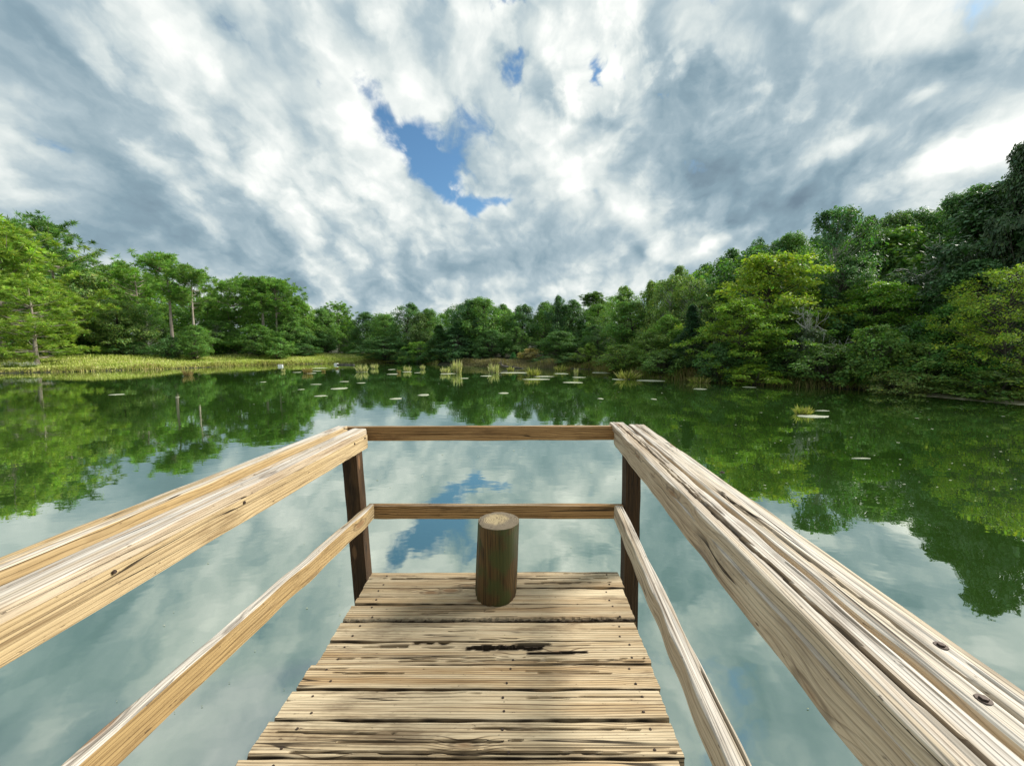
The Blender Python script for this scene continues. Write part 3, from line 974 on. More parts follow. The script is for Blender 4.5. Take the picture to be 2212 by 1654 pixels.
    ('shrub', 1, 215, 742, 42.5, 60, LG, 'rounded light shrub poking above the meadow', 'shrubs behind the grass'),
    ('shrub', 2, 285, 738, 43, 70, DG, 'dark shrub under the broad lime-green pine', 'shrubs behind the grass'),
    ('shrub', 0, 366, 728, 43.0, 62, DG, 'dark shrub at the foot of the tallest bare pine', 'shrubs behind the grass'),
    ('shrub', 1, 455, 738, 44.5, 70, MG, 'shrub at the meadow edge below the sunlit rounded crown', 'shrubs behind the grass'),
    ('shrub', 2, 597, 728, 44.5, 64, MG, 'shrub at the meadow edge below the end of the pine row', 'shrubs behind the grass'),
    ('shrub', 0, 655, 742, 49, 70, DG, 'dark shrub in the shade near the far end of the meadow', 'shrubs behind the grass'),
    ('shrub', 1, 760, 748, 55, 60, MG, 'small shrub under the notch in the treeline', 'shrubs behind the grass'),
    ('shrub', 0, 885, 752, 50.8, 70, DG, 'shrub at the water where the meadow ends', 'shrubs at the water'),
    ('shrub', 2, 935, 755, 49.6, 60, DG, 'dark shrub at the corner of the far shore', 'shrubs at the water'),
    ('shrub', 1, 1010, 752, 46.5, 90, DG, 'dark shrub over the water behind the two tall reed tufts', 'shrubs at the water'),
    ('shrub', 2, 1146, 752, 43.4, 56, (0.20, 0.15, 0.07), 'brown withered bush above the tan reeds', 'shrubs at the water'),
    ('cedar', 0, 1109, 760, 42.6, 26, (0.055, 0.15, 0.06), 'little fresh-green conifer sapling among the tan reeds', None),
]
for k_, v_, px_, ty_, y_, w_, tint_, lab_, grp_ in TREES:
    if px_ > 430 and grp_ in (G_L, 'shrubs behind the grass'):
        y_ += 5.5                                          # the meadow is deeper there
    plant(k_, v_, px_, ty_, y_, w_, tint_, lab_, grp_)

# the wood that stands behind the first rows, read as one mass
SKY_PX = [(-900, 500), (-300, 500), (-60, 480), (30, 487), (96, 494), (150, 530), (240, 575), (330, 572), (440, 632), (520, 606), (615, 618), (651, 655),
          (729, 664), (765, 690), (800, 676), (872, 656), (930, 668), (1000, 645), (1048, 640), (1115, 663), (1200, 646), (1282, 648), (1342, 622), (1401, 608),
          (1442, 592), (1489, 580), (1532, 568), (1593, 532), (1687, 503), (1762, 506), (1849, 470), (1921, 460), (2000, 449), (2101, 406), (2212, 372),
          (2500, 330), (3200, 330)]
skx = [p[0] for p in SKY_PX]
sky_ = [p[1] for p in SKY_PX]


def lowpoly_crown(seed, R, n, leaf, t0):
    r = np.random.default_rng(seed)
    lw_ = Wob(r, 8, 1, 4, 2)
    ncl = 60
    th = r.uniform(0, 6.28, ncl)
    t = t0 + (1 - t0) * r.random(ncl) ** 0.8
    s = (t - t0) / (1 - t0)
    env = R * np.maximum(np.sin(np.pi * s ** 1.15) ** 0.5, (s < 0.5) * 0.75) * (1 + 0.35 * lw_(th, t * 5))
    rad = env * np.sqrt(r.uniform(0.3, 1, ncl)) * 0.9
    C = np.column_stack([rad * np.cos(th), rad * np.sin(th), t * 0.95])
    ci = r.integers(0, ncl, n)
    q = unit(r.normal(size=(n, 3)))
    P_ = C[ci] + q * (r.random(n) ** 0.4)[:, None] * 0.10 * np.array([[1, 1, .65]])
    P_[:, 2] = np.maximum(P_[:, 2], 0.01)
    N = unit(0.7 * np.array([[0, 0, 1.]]) + 0.5 * q + 0.4 * r.normal(size=(n, 3)))
    L = leaf * np.exp(r.normal(0, .25, n))
    cb = np.exp(r.normal(0, .18, ncl))
    return leaf_quads(P_, N, q + 0.5 * r.normal(size=(n, 3)), L, L * 0.65, jitter_cols(r, n, .22) * cb[ci][:, None])


low = [lowpoly_crown(300 + i, R, 2300, 0.034, t0) for i, (R, t0) in enumerate([(0.34, 0.05), (0.38, 0.12), (0.30, 0.04), (0.42, 0.2)])]
wr = np.random.default_rng(55)
BV, BF, BK, TP = [], [], [], []
nb_ = 0
for region, cnt in (((-900, 760, 58, 80), 62), ((700, 1340, 58, 78), 52), ((1330, 2900, 30, 52), 66)):
    for i in range(cnt):
        px_ = wr.uniform(region[0], region[1])
        y_ = wr.uniform(region[2], region[3])
        if px_ < -150 or px_ > 2350:
            y_ *= 0.55
        ty_ = np.interp(px_, skx, sky_) + wr.uniform(3, 45)
        p = at_y(px_, ty_, y_)
        if pond_dist(np.array([p.x]), np.array([p.y]))[0] < 4:
            continue
        z0 = gz(p.x, p.y)
        H = p.z - z0
        if H < 4:
            continue
        H = min(H, 19)
        V, F, K = low[wr.integers(0, 4)]
        a = wr.uniform(0, 6.28)
        s = H * wr.uniform(0.8, 1.15)
        Rm = np.array([[np.cos(a), -np.sin(a), 0], [np.sin(a), np.cos(a), 0], [0, 0, 1]])
        V2 = (V @ Rm.T) * np.array([s, s, H]) + np.array([p.x, p.y, z0])
        tint = np.array([MG, DG, BG, PG][wr.integers(0, 4)]) * wr.uniform(0.8, 1.15)
        K2 = K.copy()
        K2[:, :3] *= tint * TINT_K * GREEN
        BV.append(V2)
        BF.append(F + nb_)
        BK.append(K2)
        nb_ += len(V2)
        TP.append((np.array([[p.x, p.y, z0 - .2], [p.x, p.y, z0 + .45 * H], [p.x + .2, p.y, z0 + .85 * H]]), np.array([.2, .14, .05])))
wood = link('background_wood', mesh_from('background_wood', np.concatenate(BV), np.concatenate(BF), None, False, None, {'leaf_col': np.concatenate(BK)}), M_leaf)
wood['kind'] = 'stuff'
tv, tf = tubes(TP, 5)
wt = link('background_wood_trunks', mesh_from('background_wood_trunks', tv, tf, None, True), M_bark)
wt['kind'] = 'stuff'


# ------------------------------------------------------------------ grasses
def blades(P_, hgt, wid, lean, col, r):
    """bent two-segment blades at P_ (n,3)"""
    n = len(P_)
    a = r.uniform(0, 6.28, n)
    d = np.column_stack([np.cos(a), np.sin(a), np.zeros(n)])
    s = np.column_stack([-np.sin(a), np.cos(a), np.zeros(n)]) * wid[:, None] * 0.5
    up = np.array([[0, 0, 1.]])
    m = P_ + d * (lean * hgt * 0.28)[:, None] + up * (hgt * 0.6)[:, None]
    t = P_ + d * (lean * hgt * 0.9)[:, None] + up * (hgt * (1 - 0.35 * lean))[:, None]
    V = np.stack([P_ - s, P_ + s, m + s * 0.8, m - s * 0.8, t], 1).reshape(-1, 3)
    b = np.arange(n) * 5
    F4 = np.stack([b, b + 1, b + 2, b + 3], 1)
    F3 = np.stack([b + 3, b + 2, b + 4], 1)
    K = np.repeat(np.column_stack([col, np.ones(n)]), 5, axis=0)
    return V, F4, F3, K


gr = np.random.default_rng(77)


def scatter(n, x0, x1, y0, y1, test):
    out_ = []
    while sum(len(o) for o in out_) < n:
        x = gr.uniform(x0, x1, n)
        y = gr.uniform(y0, y1, n)
        k = test(x, y, pond_dist(x, y))
        out_.append(np.column_stack([x[k], y[k]]))
    return np.concatenate(out_)[:n]


def grass_obj(name, xy, h0, h1, w0, w1, cols, clump, leanmax=0.9):
    n = len(xy)
    z = ground_z(xy[:, 0], xy[:, 1])
    f = gw3(xy[:, 0] * clump, xy[:, 1] * clump)
    hgt = gr.uniform(h0, h1, n) * np.clip(1 + 0.45 * f, 0.35, 2)
    wid = gr.uniform(w0, w1, n)
    f2 = np.clip(0.5 + 0.35 * gw1(xy[:, 0] * 1.7, xy[:, 1] * 1.7) + gr.normal(0, 0.22, n), 0, 0.999) * (len(cols) - 1)
    i = f2.astype(int)
    fr = (f2 - i)[:, None]
    c = np.array(cols)
    col = (c[i] * (1 - fr) + c[i + 1] * fr) * np.exp(gr.normal(0, .11, n))[:, None]
    V, F4, F3, K = blades(np.column_stack([xy, z - 0.03]), hgt, wid, gr.uniform(0.15, leanmax, n), col, gr)
    o = link(name, mesh_from(name, V, F4, F3, False, None, {'leaf_col': K}), M_grass)
    o['kind'] = 'stuff'
    return o


mcols = [(0.24, 0.32, 0.06), (0.42, 0.50, 0.11), (0.60, 0.64, 0.20), (0.66, 0.62, 0.33), (0.46, 0.56, 0.12)]
grass_obj('meadow_grass', scatter(90000, -66, -9, 24, 64, lambda x, y, d: (d > 0.15) & (d < 13 + gw1(x, y)) & (gr.random(len(x)) < np.where(d < 3, 1.0, 0.45))),
          0.12, 0.36, 0.04, 0.08, mcols, 0.35, 1.0)
tcols = [(0.15, 0.15, 0.04), (0.42, 0.37, 0.14), (0.30, 0.33, 0.08), (0.48, 0.40, 0.18)]
grass_obj('bank_weeds', scatter(9000, -66, -9, 24, 64, lambda x, y, d: (d > -0.25) & (d < 0.9)), 0.15, 0.45, 0.04, 0.08, tcols, 0.5)
rcols = [(0.09, 0.12, 0.03), (0.16, 0.17, 0.045), (0.24, 0.18, 0.08), (0.13, 0.19, 0.03)]
grass_obj('shore_weeds', scatter(26000, 4, 30, 6, 44, lambda x, y, d: (d > -0.2) & (d < 2.6 + gw1(x, y))), 0.18, 0.55, 0.03, 0.06, rcols, 0.8)
ncols = [(0.17, 0.15, 0.075), (0.25, 0.21, 0.13), (0.16, 0.165, 0.07)]
grass_obj('tan_reeds', scatter(9000, -8, 8, 36, 47, lambda x, y, d: (d > -0.3) & (d < 2.6) & (x > -6.3 + gw1(x, y) * .5) & (x < 4.5)), 0.3, 0.62, 0.04, 0.07, ncols, 0.6, 0.6)


def tuft_mesh(seed, n, R, h, cols, lean=0.9):
    r = np.random.default_rng(seed)
    a = r.uniform(0, 6.28, n)
    q = np.sqrt(r.random(n)) * R * 0.6
    P_ = np.column_stack([q * np.cos(a), q * np.sin(a), np.full(n, -0.03)])
    lean_b = r.uniform(0.15, lean * 1.5, n)
    hgt = h * r.uniform(0.35, 1.08, n) * (1 - 0.32 * lean_b)
    c = np.array(cols)[r.integers(0, len(cols), n)] * np.exp(r.normal(0, .2, n))[:, None]
    V, F4, F3, K = blades(P_, hgt, np.full(n, 0.085), np.zeros(n), c, r)
    # lean the blades outwards
    aa = np.repeat(a + r.normal(0, .5, n), 5)
    le = np.repeat(lean_b, 5)
    z = np.maximum(V[:, 2], 0)
    V[:, 0] += np.cos(aa) * le * z ** 1.15 * R * 0.95
    V[:, 1] += np.sin(aa) * le * z ** 1.15 * R * 0.95
    V[:, 2] -= le * z ** 2 / h * 0.3
    blade_m = mesh_from('blades', V, F4, F3, False, None, {'leaf_col': K})
    blade_m.materials.append(M_grass)
    # the peaty knoll the tuft grows from
    k = 14
    an = np.arange(k) * 6.2832 / k
    rr = R * 0.55 * (1 + 0.2 * r.normal(size=k))
    v = [np.column_stack([rr * np.cos(an), rr * np.sin(an), np.full(k, -0.12)]), np.column_stack([rr * .8 * np.cos(an), rr * .8 * np.sin(an), 0.05 + 0.02 * r.normal(size=k)]),
         np.array([[0, 0, 0.09]])]
    q4 = [(i, (i + 1) % k, k + (i + 1) % k, k + i) for i in range(k)]
    q3 = [(k + i, k + (i + 1) % k, 2 * k) for i in range(k)]
    kn = mesh_from('knoll', np.concatenate(v), q4, q3, True)
    kn.materials.append(M_peat)
    return blade_m, kn


M_peat, t = new_mat('wet_peat')
out(t, t.n('ShaderNodeBsdfPrincipled', {'Base Color': t.ramp(t.noise(t.n('ShaderNodeTexCoord').outputs['Object'], 20, 4), [(0.3, (0.02, 0.016, 0.01)), (0.7, (0.09, 0.075, 0.035))]), 'Roughness': 0.8}).outputs[0])
strw = [(0.36, 0.37, 0.16), (0.46, 0.43, 0.23), (0.25, 0.30, 0.09), (0.52, 0.47, 0.30)]
grn = [(0.24, 0.28, 0.05), (0.36, 0.36, 0.10), (0.16, 0.21, 0.04), (0.42, 0.36, 0.15)]
brn = [(0.22, 0.16, 0.07), (0.30, 0.22, 0.10), (0.20, 0.19, 0.06)]
TUFT = {'straw': tuft_mesh(1, 190, 1.0, 1.0, strw), 'green': tuft_mesh(2, 210, 1.0, 1.0, grn, 1.1), 'brown': tuft_mesh(3, 150, 1.0, 1.0, brn), 'tall': tuft_mesh(4, 160, 0.8, 1.0, strw, 0.8)}
# survey of the tufts: kind, base x, base y, width, height (survey px), label
TUFTS = [
    ('brown', 407, 811, 22, 26, 'small brown tuft of grass in the water off the meadow bank'),
    ('straw', 612, 803, 9, 12, 'tiny brown tuft off the bank near the white box'),
    ('brown', 664, 806, 24, 24, 'brown dome-shaped tuft, larger of the pair off the far bank'),
    ('brown', 699, 803, 9, 9, 'tiny dark sprout beside the brown dome-shaped tuft'),
    ('brown', 728, 797, 7, 6, 'dark speck of a stump-like tuft below the sunken plank'),
    ('straw', 783, 803, 30, 27, 'straw-coloured spiky tuft, first of the row of islands along the far water'),
    ('straw', 809, 796, 18, 18, 'pale small tuft just behind the spiky straw one'),
    ('brown', 862, 806, 10, 15, 'thin brown sprout on a flat mat'),
    ('straw', 880, 802, 18, 20, 'rounded straw tuft with its own little mat'),
    ('straw', 913, 798, 13, 17, 'narrow upright straw tuft near the far corner'),
    ('straw', 963, 806, 26, 24, 'yellow-green tuft close beside the tallest pale tuft'),
    ('tall', 987, 805, 34, 46, 'tallest pale flowering tuft in the row of islands'),
    ('straw', 1067, 805, 28, 34, 'pale tuft standing before the driftwood branch'),
    ('green', 1103, 801, 17, 17, 'short tuft at the end of the long white mat'),
    ('green', 1152, 812, 32, 32, 'green tuft with one tall stalk between two mats'),
    ('green', 1211, 801, 30, 22, 'low wide tuft with a brown companion'),
    ('brown', 1226, 800, 13, 18, 'brown companion of the low wide tuft'),
    ('tall', 1244, 812, 14, 30, 'thin tall tuft standing on its own mat'),
    ('green', 1356, 818, 56, 34, 'broad green hummock by the reedy point'),
    ('brown', 1420, 812, 34, 24, 'brownish tuft next to the broad green hummock'),
    ('green', 1512, 826, 50, 26, 'yellowish tuft beneath the dark conifer'),
    ('green', 1734, 894, 36, 32, 'lone yellow-green tuft far out in the water before the thicket'),
]
for i, (k_, bx, by, w_, h_, lab) in enumerate(TUFTS):
    p = on_z(bx, by, 0.0)
    dep = p.y * CP + 2.0 * SP
    W_, H_ = w_ / FPX * dep, h_ / FPX * dep
    e = empty('grass_tuft', (p.x, p.y, 0.0), i * 1.7)
    e.scale = (W_ * 0.56, W_ * 0.56, H_ * 0.84)
    tag(e, lab, 'grass tuft', 'grass tufts standing in the water')
    bm_, km = TUFT[k_]
    for nm, me in (('blades', bm_), ('knoll', km)):
        link(nm, me, None, e)

# ------------------------------------------------------------------ floating mats and specks
M_mat, t = new_mat('floating_weed')
n_ = t.noise(t.n('ShaderNodeTexCoord').outputs['Object'], 9, 6, 0.65)
out(t, t.n('ShaderNodeBsdfPrincipled', {'Base Color': t.ramp(n_, [(0.3, (0.15, 0.18, 0.08)), (0.5, (0.34, 0.36, 0.25)), (0.7, (0.52, 0.52, 0.44))]), 'Roughness': 0.7,
                                        'Normal': t.n('ShaderNodeBump', {'Height': n_, 'Strength': 0.5, 'Distance': 0.02}).outputs[0]}).outputs[0])


def mat_mesh(seed, rag=0.22):
    r = np.random.default_rng(seed)
    k = 30
    an = np.arange(k) * 6.2832 / k
    wb = Wob(r, 7, 1, 1.01)
    rr = 1 + rag * np.array([sum(r2 * math.sin(f * a + ph) for f, r2, ph in wbk) for a in an for wbk in [[(j, 1 / j, seed * j * 1.3) for j in (2, 3, 5, 7)]]]) * 0.6
    rr = rr * (1 + 0.06 * r.normal(size=k))
    ring = lambda s, z: np.column_stack([rr * s * np.cos(an), rr * s * np.sin(an), np.full(k, z) + 0.002 * r.normal(size=k)])
    v = np.concatenate([ring(1.0, -0.01), ring(0.97, 0.006), ring(0.55, 0.010), np.array([[0, 0, 0.010]])])
    q4 = [(a * k + i, a * k + (i + 1) % k, (a + 1) * k + (i + 1) % k, (a + 1) * k + i) for a in (0, 1) for i in range(k)]
    q3 = [(2 * k + i, 2 * k + (i + 1) % k, 3 * k) for i in range(k)]
    me = mesh_from('floating_weed_mat', v, q4, q3, True)
    me.materials.append(M_mat)
    return me


MATM = [mat_mesh(s) for s in (2, 5, 9, 13)]
MATS_PX = [  # centre x, y, width, height (survey px), label
    (252, 852, 38, 4, 'white mat floating by itself in front of the meadow bank'),
    (383, 858, 9, 2, 'tiny pale fleck near the reflection of the bare pine'),
    (568, 825, 16, 2, 'thin pale streak near the pine row reflection'),
    (642, 804, 22, 2, 'short pale streak beside the brown dome-shaped tuft'),
    (690, 795, 40, 2.4, 'long thin white streak in front of the far bank'),
    (682, 801, 30, 2.4, 'white streak just below the long thin one'),
    (672, 806, 28, 2.4, 'third pale streak of the stack under the brown dome-shaped tuft'),
    (683, 830, 30, 2.4, 'white streak alone in the dark reflection'),
    (650, 841, 18, 2.2, 'small pale streak towards the pine row reflection'),
    (733, 839, 42, 7, 'large oval mat, upper of those nearest mid water'),
    (780, 827, 26, 2.5, 'thin streak beside the upper large oval mat'),
    (744, 824, 26, 2.5, 'thin streak above the upper large oval mat'),
    (692, 855, 36, 4.5, 'pale flat mat below the upper large oval mat'),
    (855, 861, 33, 6, 'oval mat at mid water, left of its wider partner'),
    (915, 853, 34, 6, 'oval mat with a thin stalk at mid water'),
    (848, 808, 30, 3, 'white streak before the rounded straw tuft'),
    (846, 798, 20, 2, 'faint streak behind the thin brown sprout'),
    (901, 805, 16, 2.2, 'little streak between the rounded and the narrow straw tufts'),
    (782, 803, 36, 2.4, 'mat around the spiky straw tuft'),
    (880, 803, 26, 2.2, 'mat around the rounded straw tuft'),
    (966, 807, 44, 3.4, 'mat joining the yellow-green tuft and the tallest tuft'),
    (1003, 817, 24, 2.6, 'pale streak below the tallest pale tuft'),
    (1050, 812, 36, 2.8, 'pale streak in front of the pale tuft by the driftwood'),
    (1115, 805, 88, 4, 'long white mat running between two tufts'),
    (1173, 813, 60, 3.6, 'white mat stretching away from the green tuft with a tall stalk'),
    (1160, 819, 76, 4.4, 'broad white mat under the green tuft with a tall stalk'),
    (1213, 807, 44, 4, 'mat beneath the low wide tuft'),
    (1238, 826, 54, 4.4, 'mat beneath the thin tall tuft'),
    (1250, 815, 40, 3, 'thin mat behind the thin tall tuft'),
    (1088, 849, 28, 5, 'bright small mat alone at mid water under the far trees'),
    (1300, 805, 60, 5, 'broad pale mat behind the broad green hummock'),
    (1405, 822, 72, 6.5, 'white mat lying beside the broad green hummock'),
    (1336, 819, 40, 4, 'pale mat on the near side of the broad green hummock'),
    (1512, 840, 36, 4.5, 'small white mat under the dark conifer'),
    (1297, 861, 18, 3.5, 'small bright mat in open water, middle of three'),
    (1412, 862, 14, 4, 'tiny bright mat in open water beyond the railing corner'),
    (1755, 899, 92, 9, 'pale mat carrying the lone yellow-green tuft'),
    (1776, 887, 40, 3, 'thin pale streak behind the lone yellow-green tuft'),
    (1860, 990, 60, 4, 'floating pale twig-like streak off the long railing'),
    (1618, 836, 32, 4, 'pale scum streak under the spreading maple'),
]
for i, (mx, my, mw, mh, lab) in enumerate(MATS_PX):
    p = on_z(mx, my, 0.0)
    dep = p.y * CP + 2.0 * SP
    a, b = on_z(mx, my - mh / 2, 0), on_z(mx, my + mh / 2, 0)
    o = link('floating_weed_mat', MATM[i % 4])
    o.location = (p.x, p.y, 0.003)
    o.scale = (mw * 0.37 / FPX * dep, min(abs(a.y - b.y) * 0.30, mw * 0.5 / FPX * dep * 1.1), 0.5)
    o.rotation_euler = (0, 0, [0, 3.1416][i % 2])
    tag(o, lab, 'floating weed', 'pale mats of floating weed')

sr = np.random.default_rng(31)
SV, SF = [], []
ns = 0
for i in range(390):
    if i < 330:
        mx, my = sr.uniform(500, 2200), 800 + sr.random() ** 1.4 * 260
    else:
        mx, my = sr.uniform(100, 2000), sr.uniform(900, 1600)
    p = on_z(mx, my, 0)
    if pond_dist(np.array([p.x]), np.array([p.y]))[0] > -0.4:
        continue
    if -1.1 < p.x < 1.0 and p.y < 2.6:
        continue
    s = (0.0008 if i < 330 else 0.00055) * p.length * sr.uniform(0.4, 1.6) + 0.0015
    k = 6
    an = np.arange(k) * 6.2832 / k
    rr = s * (1 + 0.35 * sr.normal(size=k)).clip(0.3)
    v = np.column_stack([p.x + rr * np.cos(an) * sr.uniform(1, 2.6), p.y + rr * np.sin(an), np.full(k, 0.006)])
    SV.append(np.vstack([v, [[p.x, p.y, 0.008]], v * [1, 1, 0] + [0, 0, -0.004]]))
    SF += [(ns + j, ns + (j + 1) % k, ns + k) for j in range(k)]
    ns += 2 * k + 1
sp = link('floating_specks', mesh_from('floating_specks', np.concatenate(SV), None, SF, False), M_mat)
sp['kind'] = 'stuff'

# pale shore strip of dry scum at the foot of the thickets
strip_px = [(1890, 844), (1950, 847), (2010, 851), (2080, 856), (2150, 861), (2230, 867), (2400, 880)]
sv = []
for i, (sx_, sy_) in enumerate(strip_px):
    a, b = on_z(sx_, sy_ - 1.0 - 0.9 * i, 0), on_z(sx_, sy_ + 3.0 + 1.3 * i, 0)
    sv += [(a.x, a.y, 0.16), (b.x, b.y, 0.012), (b.x - .05, b.y - .03, -0.03)]
sf = []
for i in range(len(strip_px) - 1):
    for j in (0, 1):
        sf.append((i * 3 + j, i * 3 + j + 1, i * 3 + j + 4, i * 3 + j + 3))
M_scum, t = new_mat('dry_scum_and_sand')
n_ = t.noise(t.n('ShaderNodeNewGeometry').outputs['Position'], 4, 6, 0.65)
out(t, t.n('ShaderNodeBsdfPrincipled', {'Base Color': t.ramp(n_, [(0.3, (0.10, 0.09, 0.04)), (0.5, (0.34, 0.31, 0.20)), (0.7, (0.50, 0.47, 0.36))]), 'Roughness': 0.9}).outputs[0])
st = link('shore_scum', mesh_from('shore_scum', sv, sf, None, True), M_scum)
st['kind'] = 'stuff'


# ------------------------------------------------------------------ wood
def wood(name, pale, mid, dark, bleach=(0.72, 0.69, 0.62), bleach_amt=0.6, rings=13.0, ring_str=0.8, crack=0.010, moss=0.0, rough=0.8, pitch=85.0):
    m, t = new_mat(name)
    tcn = t.n('ShaderNodeTexCoord').outputs['Object']
    rnd = t.n('ShaderNodeObjectInfo').outputs['Random']
    offv = t.n('ShaderNodeCombineXYZ', {0: t.m('MULTIPLY', rnd, 37.0), 1: t.m('MULTIPLY', rnd, 11.0), 2: t.m('MULTIPLY', rnd, 5.0)}).outputs[0]
    v = t.vm('ADD', tcn, offv)
    mp = lambda sx, sy, vec=v: t.n('ShaderNodeMapping', {'Vector': vec, 'Scale': (sx, sy, sy)}).outputs[0]
    # knots: sparse, the grain flows round them
    vor = t.n('ShaderNodeTexVoronoi', {'Vector': mp(2.1, 6.5), 'Scale': 1.0, 'Randomness': 1.0}, feature='F1')
    kd = vor.outputs['Distance']
    gate = t.m('GREATER_THAN', t.n('ShaderNodeSeparateColor', {0: vor.outputs['Color']}).outputs[0], 0.15)
    kdg = t.m('ADD', kd, t.m('MULTIPLY', t.m('SUBTRACT', 1.0, gate), 5.0))
    kn = t.ss(kdg, 0.0, 0.34, 1.0, 0.0)
    # growth rings: contours of a long slow noise
    base = t.noise(mp(0.30, 5.5), 1.0, 2.0, 0.4, 0.0)
    wobb = t.noise(mp(1.6, 9.0), 1.0, 3.0, 0.5)
    sx3 = t.n('ShaderNodeSeparateXYZ', {0: v})
    across = t.m('MULTIPLY', t.m('ADD', sx3.outputs[1], t.m('MULTIPLY', sx3.outputs[2], 0.8)), pitch)
    ph = t.m('ADD', across, t.m('MULTIPLY_ADD', base, rings, t.m('MULTIPLY_ADD', wobb, 0.9, t.m('MULTIPLY', kn, 2.2))))
    fr = t.m('FRACT', ph)
    late = t.m('MULTIPLY', t.ss(fr, 0.62, 0.90), t.ss(fr, 0.95, 1.0, 1.0, 0.0))
    fib = t.noise(mp(10.0, 380.0), 1.0, 3.0, 0.6)
    med = t.noise(mp(1.4, 75.0), 1.0, 4.0, 0.6)
    blot = t.noise(mp(1.0, 5.0), 1.0, 6.0, 0.6)
    blot2 = t.noise(mp(0.7, 20.0), 1.0, 4.0, 0.6)
    col = t.mix(t.ss(t.m('MULTIPLY_ADD', rnd, 0.16, t.m('SUBTRACT', blot, 0.08)), 0.34, 0.68), pale, mid)
    nz = t.n('ShaderNodeSeparateXYZ', {0: t.n('ShaderNodeNewGeometry').outputs['Normal']}).outputs[2]
    ble = t.m('MULTIPLY', t.ss(nz, 0.25, 0.85), t.m('MULTIPLY', t.ss(blot2, 0.66, 0.38), bleach_amt))
    col = t.mix(ble, col, bleach)
    col = t.mix(t.m('MULTIPLY', t.ss(t.noise(mp(2.2, 9.0), 1.0, 5.0, 0.65), 0.52, 0.70), 0.60), col, dark)     # stained patches
    col = t.mix(t.m('MULTIPLY', t.m('MULTIPLY', late, t.ss(blot2, 0.25, 0.62, 0.30, 1.0)), ring_str), col, dark)
    col = t.mix(1.0, col, t.ramp(fib, [(0.28, (0.72, 0.69, 0.66)), (0.55, (1, 1, 1)), (0.8, (1.06, 1.05, 1.03))]), 'MULTIPLY')
    col = t.mix(1.0, col, t.ramp(med, [(0.30, (0.46, 0.41, 0.36)), (0.46, (0.93, 0.91, 0.89)), (0.8, (1.05, 1.04, 1.02))]), 'MULTIPLY')
    # checks: thin dark splits along the grain
    cn = t.noise(mp(0.32, 15.0), 1.0, 2.0, 0.45)
    ck = t.ss(t.m('ABSOLUTE', t.m('SUBTRACT', cn, 0.5)), crack * 0.35, crack, 1.0, 0.0)
    ck = t.m('MULTIPLY', ck, t.ss(t.noise(mp(1.3, 9.0), 1.0, 2.0), 0.47, 0.56))
    col = t.mix(t.m('MULTIPLY', ck, 0.93), col, (0.022, 0.014, 0.008))
    kcore = t.ss(kdg, 0.07, 0.13, 1.0, 0.0)
    kring = t.m('MULTIPLY', t.ss(kdg, 0.10, 0.13), t.ss(kdg, 0.14, 0.17, 1.0, 0.0))
    col = t.mix(t.m('MULTIPLY', kcore, 0.75), col, t.mix(fib, (0.10, 0.045, 0.02), (0.34, 0.19, 0.09)))
    col = t.mix(t.m('MULTIPLY', kring, 0.45), col, (0.05, 0.025, 0.012))
    spots = t.ss(t.noise(mp(34.0, 110.0), 1.0, 3.0), 0.68, 0.74)
    col = t.mix(t.m('MULTIPLY', spots, 0.7), col, (0.05, 0.03, 0.02))
    shade_dirt = t.n('ShaderNodeAttribute', attribute_name='shade_dirt').outputs['Fac']
    col = t.mix(t.m('MULTIPLY', shade_dirt, 0.93), col, (0.016, 0.010, 0.006))  # seam and hole shade, with grime, painted nearly black
    tone = t.lin(t.m('FRACT', t.m('MULTIPLY', rnd, 7.31)), 0.0, 1.0, 0.84, 1.06)
    col = t.mix(1.0, col, t.n('ShaderNodeCombineColor', {0: tone, 1: t.m('MULTIPLY', tone, 0.985), 2: t.m('MULTIPLY', tone, 0.96)}).outputs[0], 'MULTIPLY')
    if moss:
        mz = t.m('MULTIPLY', t.ss(t.noise(tcn, 7.0, 4.0), 0.42, 0.6), moss)
        col = t.mix(mz, col, (0.050, 0.066, 0.018))
    hgt = t.m('MULTIPLY_ADD', late, -0.55, t.m('MULTIPLY_ADD', fib, 0.30, t.m('MULTIPLY', ck, -1.4)))
    bp = t.n('ShaderNodeBump', {'Height': hgt, 'Strength': 0.75, 'Distance': 0.0022}).outputs[0]
    out(t, t.n('ShaderNodeBsdfPrincipled', {'Base Color': col, 'Roughness': rough, 'Specular IOR Level': 0.25, 'Normal': bp}).outputs[0])
    return m


M_deck = wood('deck_plank_wood', (0.66, 0.52, 0.33), (0.43, 0.29, 0.15), (0.09, 0.05, 0.024), (0.80, 0.70, 0.51), 0.65, 7, 0.92, 0.0075)
M_rail = wood('rail_wood', (0.60, 0.47, 0.28), (0.48, 0.34, 0.16), (0.20, 0.125, 0.055), (0.76, 0.73, 0.68), 0.95, 8, 0.60, 0.005)
M_railw = wood('bleached_rail_wood', (0.65, 0.57, 0.44), (0.48, 0.38, 0.27), (0.17, 0.13, 0.10), (0.73, 0.705, 0.67), 0.85, 9, 0.50, 0.0085)
M_post = wood('post_wood', (0.115, 0.063, 0.027), (0.055, 0.031, 0.014), (0.014, 0.009, 0.006), (0.5, 0.4, 0.3), 0.4, 8, 0.7, 0.006)
M_cross = wood('cross_rail_wood', (0.46, 0.28, 0.12), (0.33, 0.19, 0.075), (0.09, 0.045, 0.02), (0.72, 0.66, 0.56), 0.9, 10, 0.8, 0.008)
M_log = wood('log_side_wood', (0.15, 0.092, 0.033), (0.06, 0.036, 0.016), (0.012, 0.008, 0.005), (0.1, 0.08, 0.05), 0.0, 6, 0.8, 0.012, moss=0.8, rough=0.6, pitch=55.0)
M_nail, t = new_mat('rusty_nail')
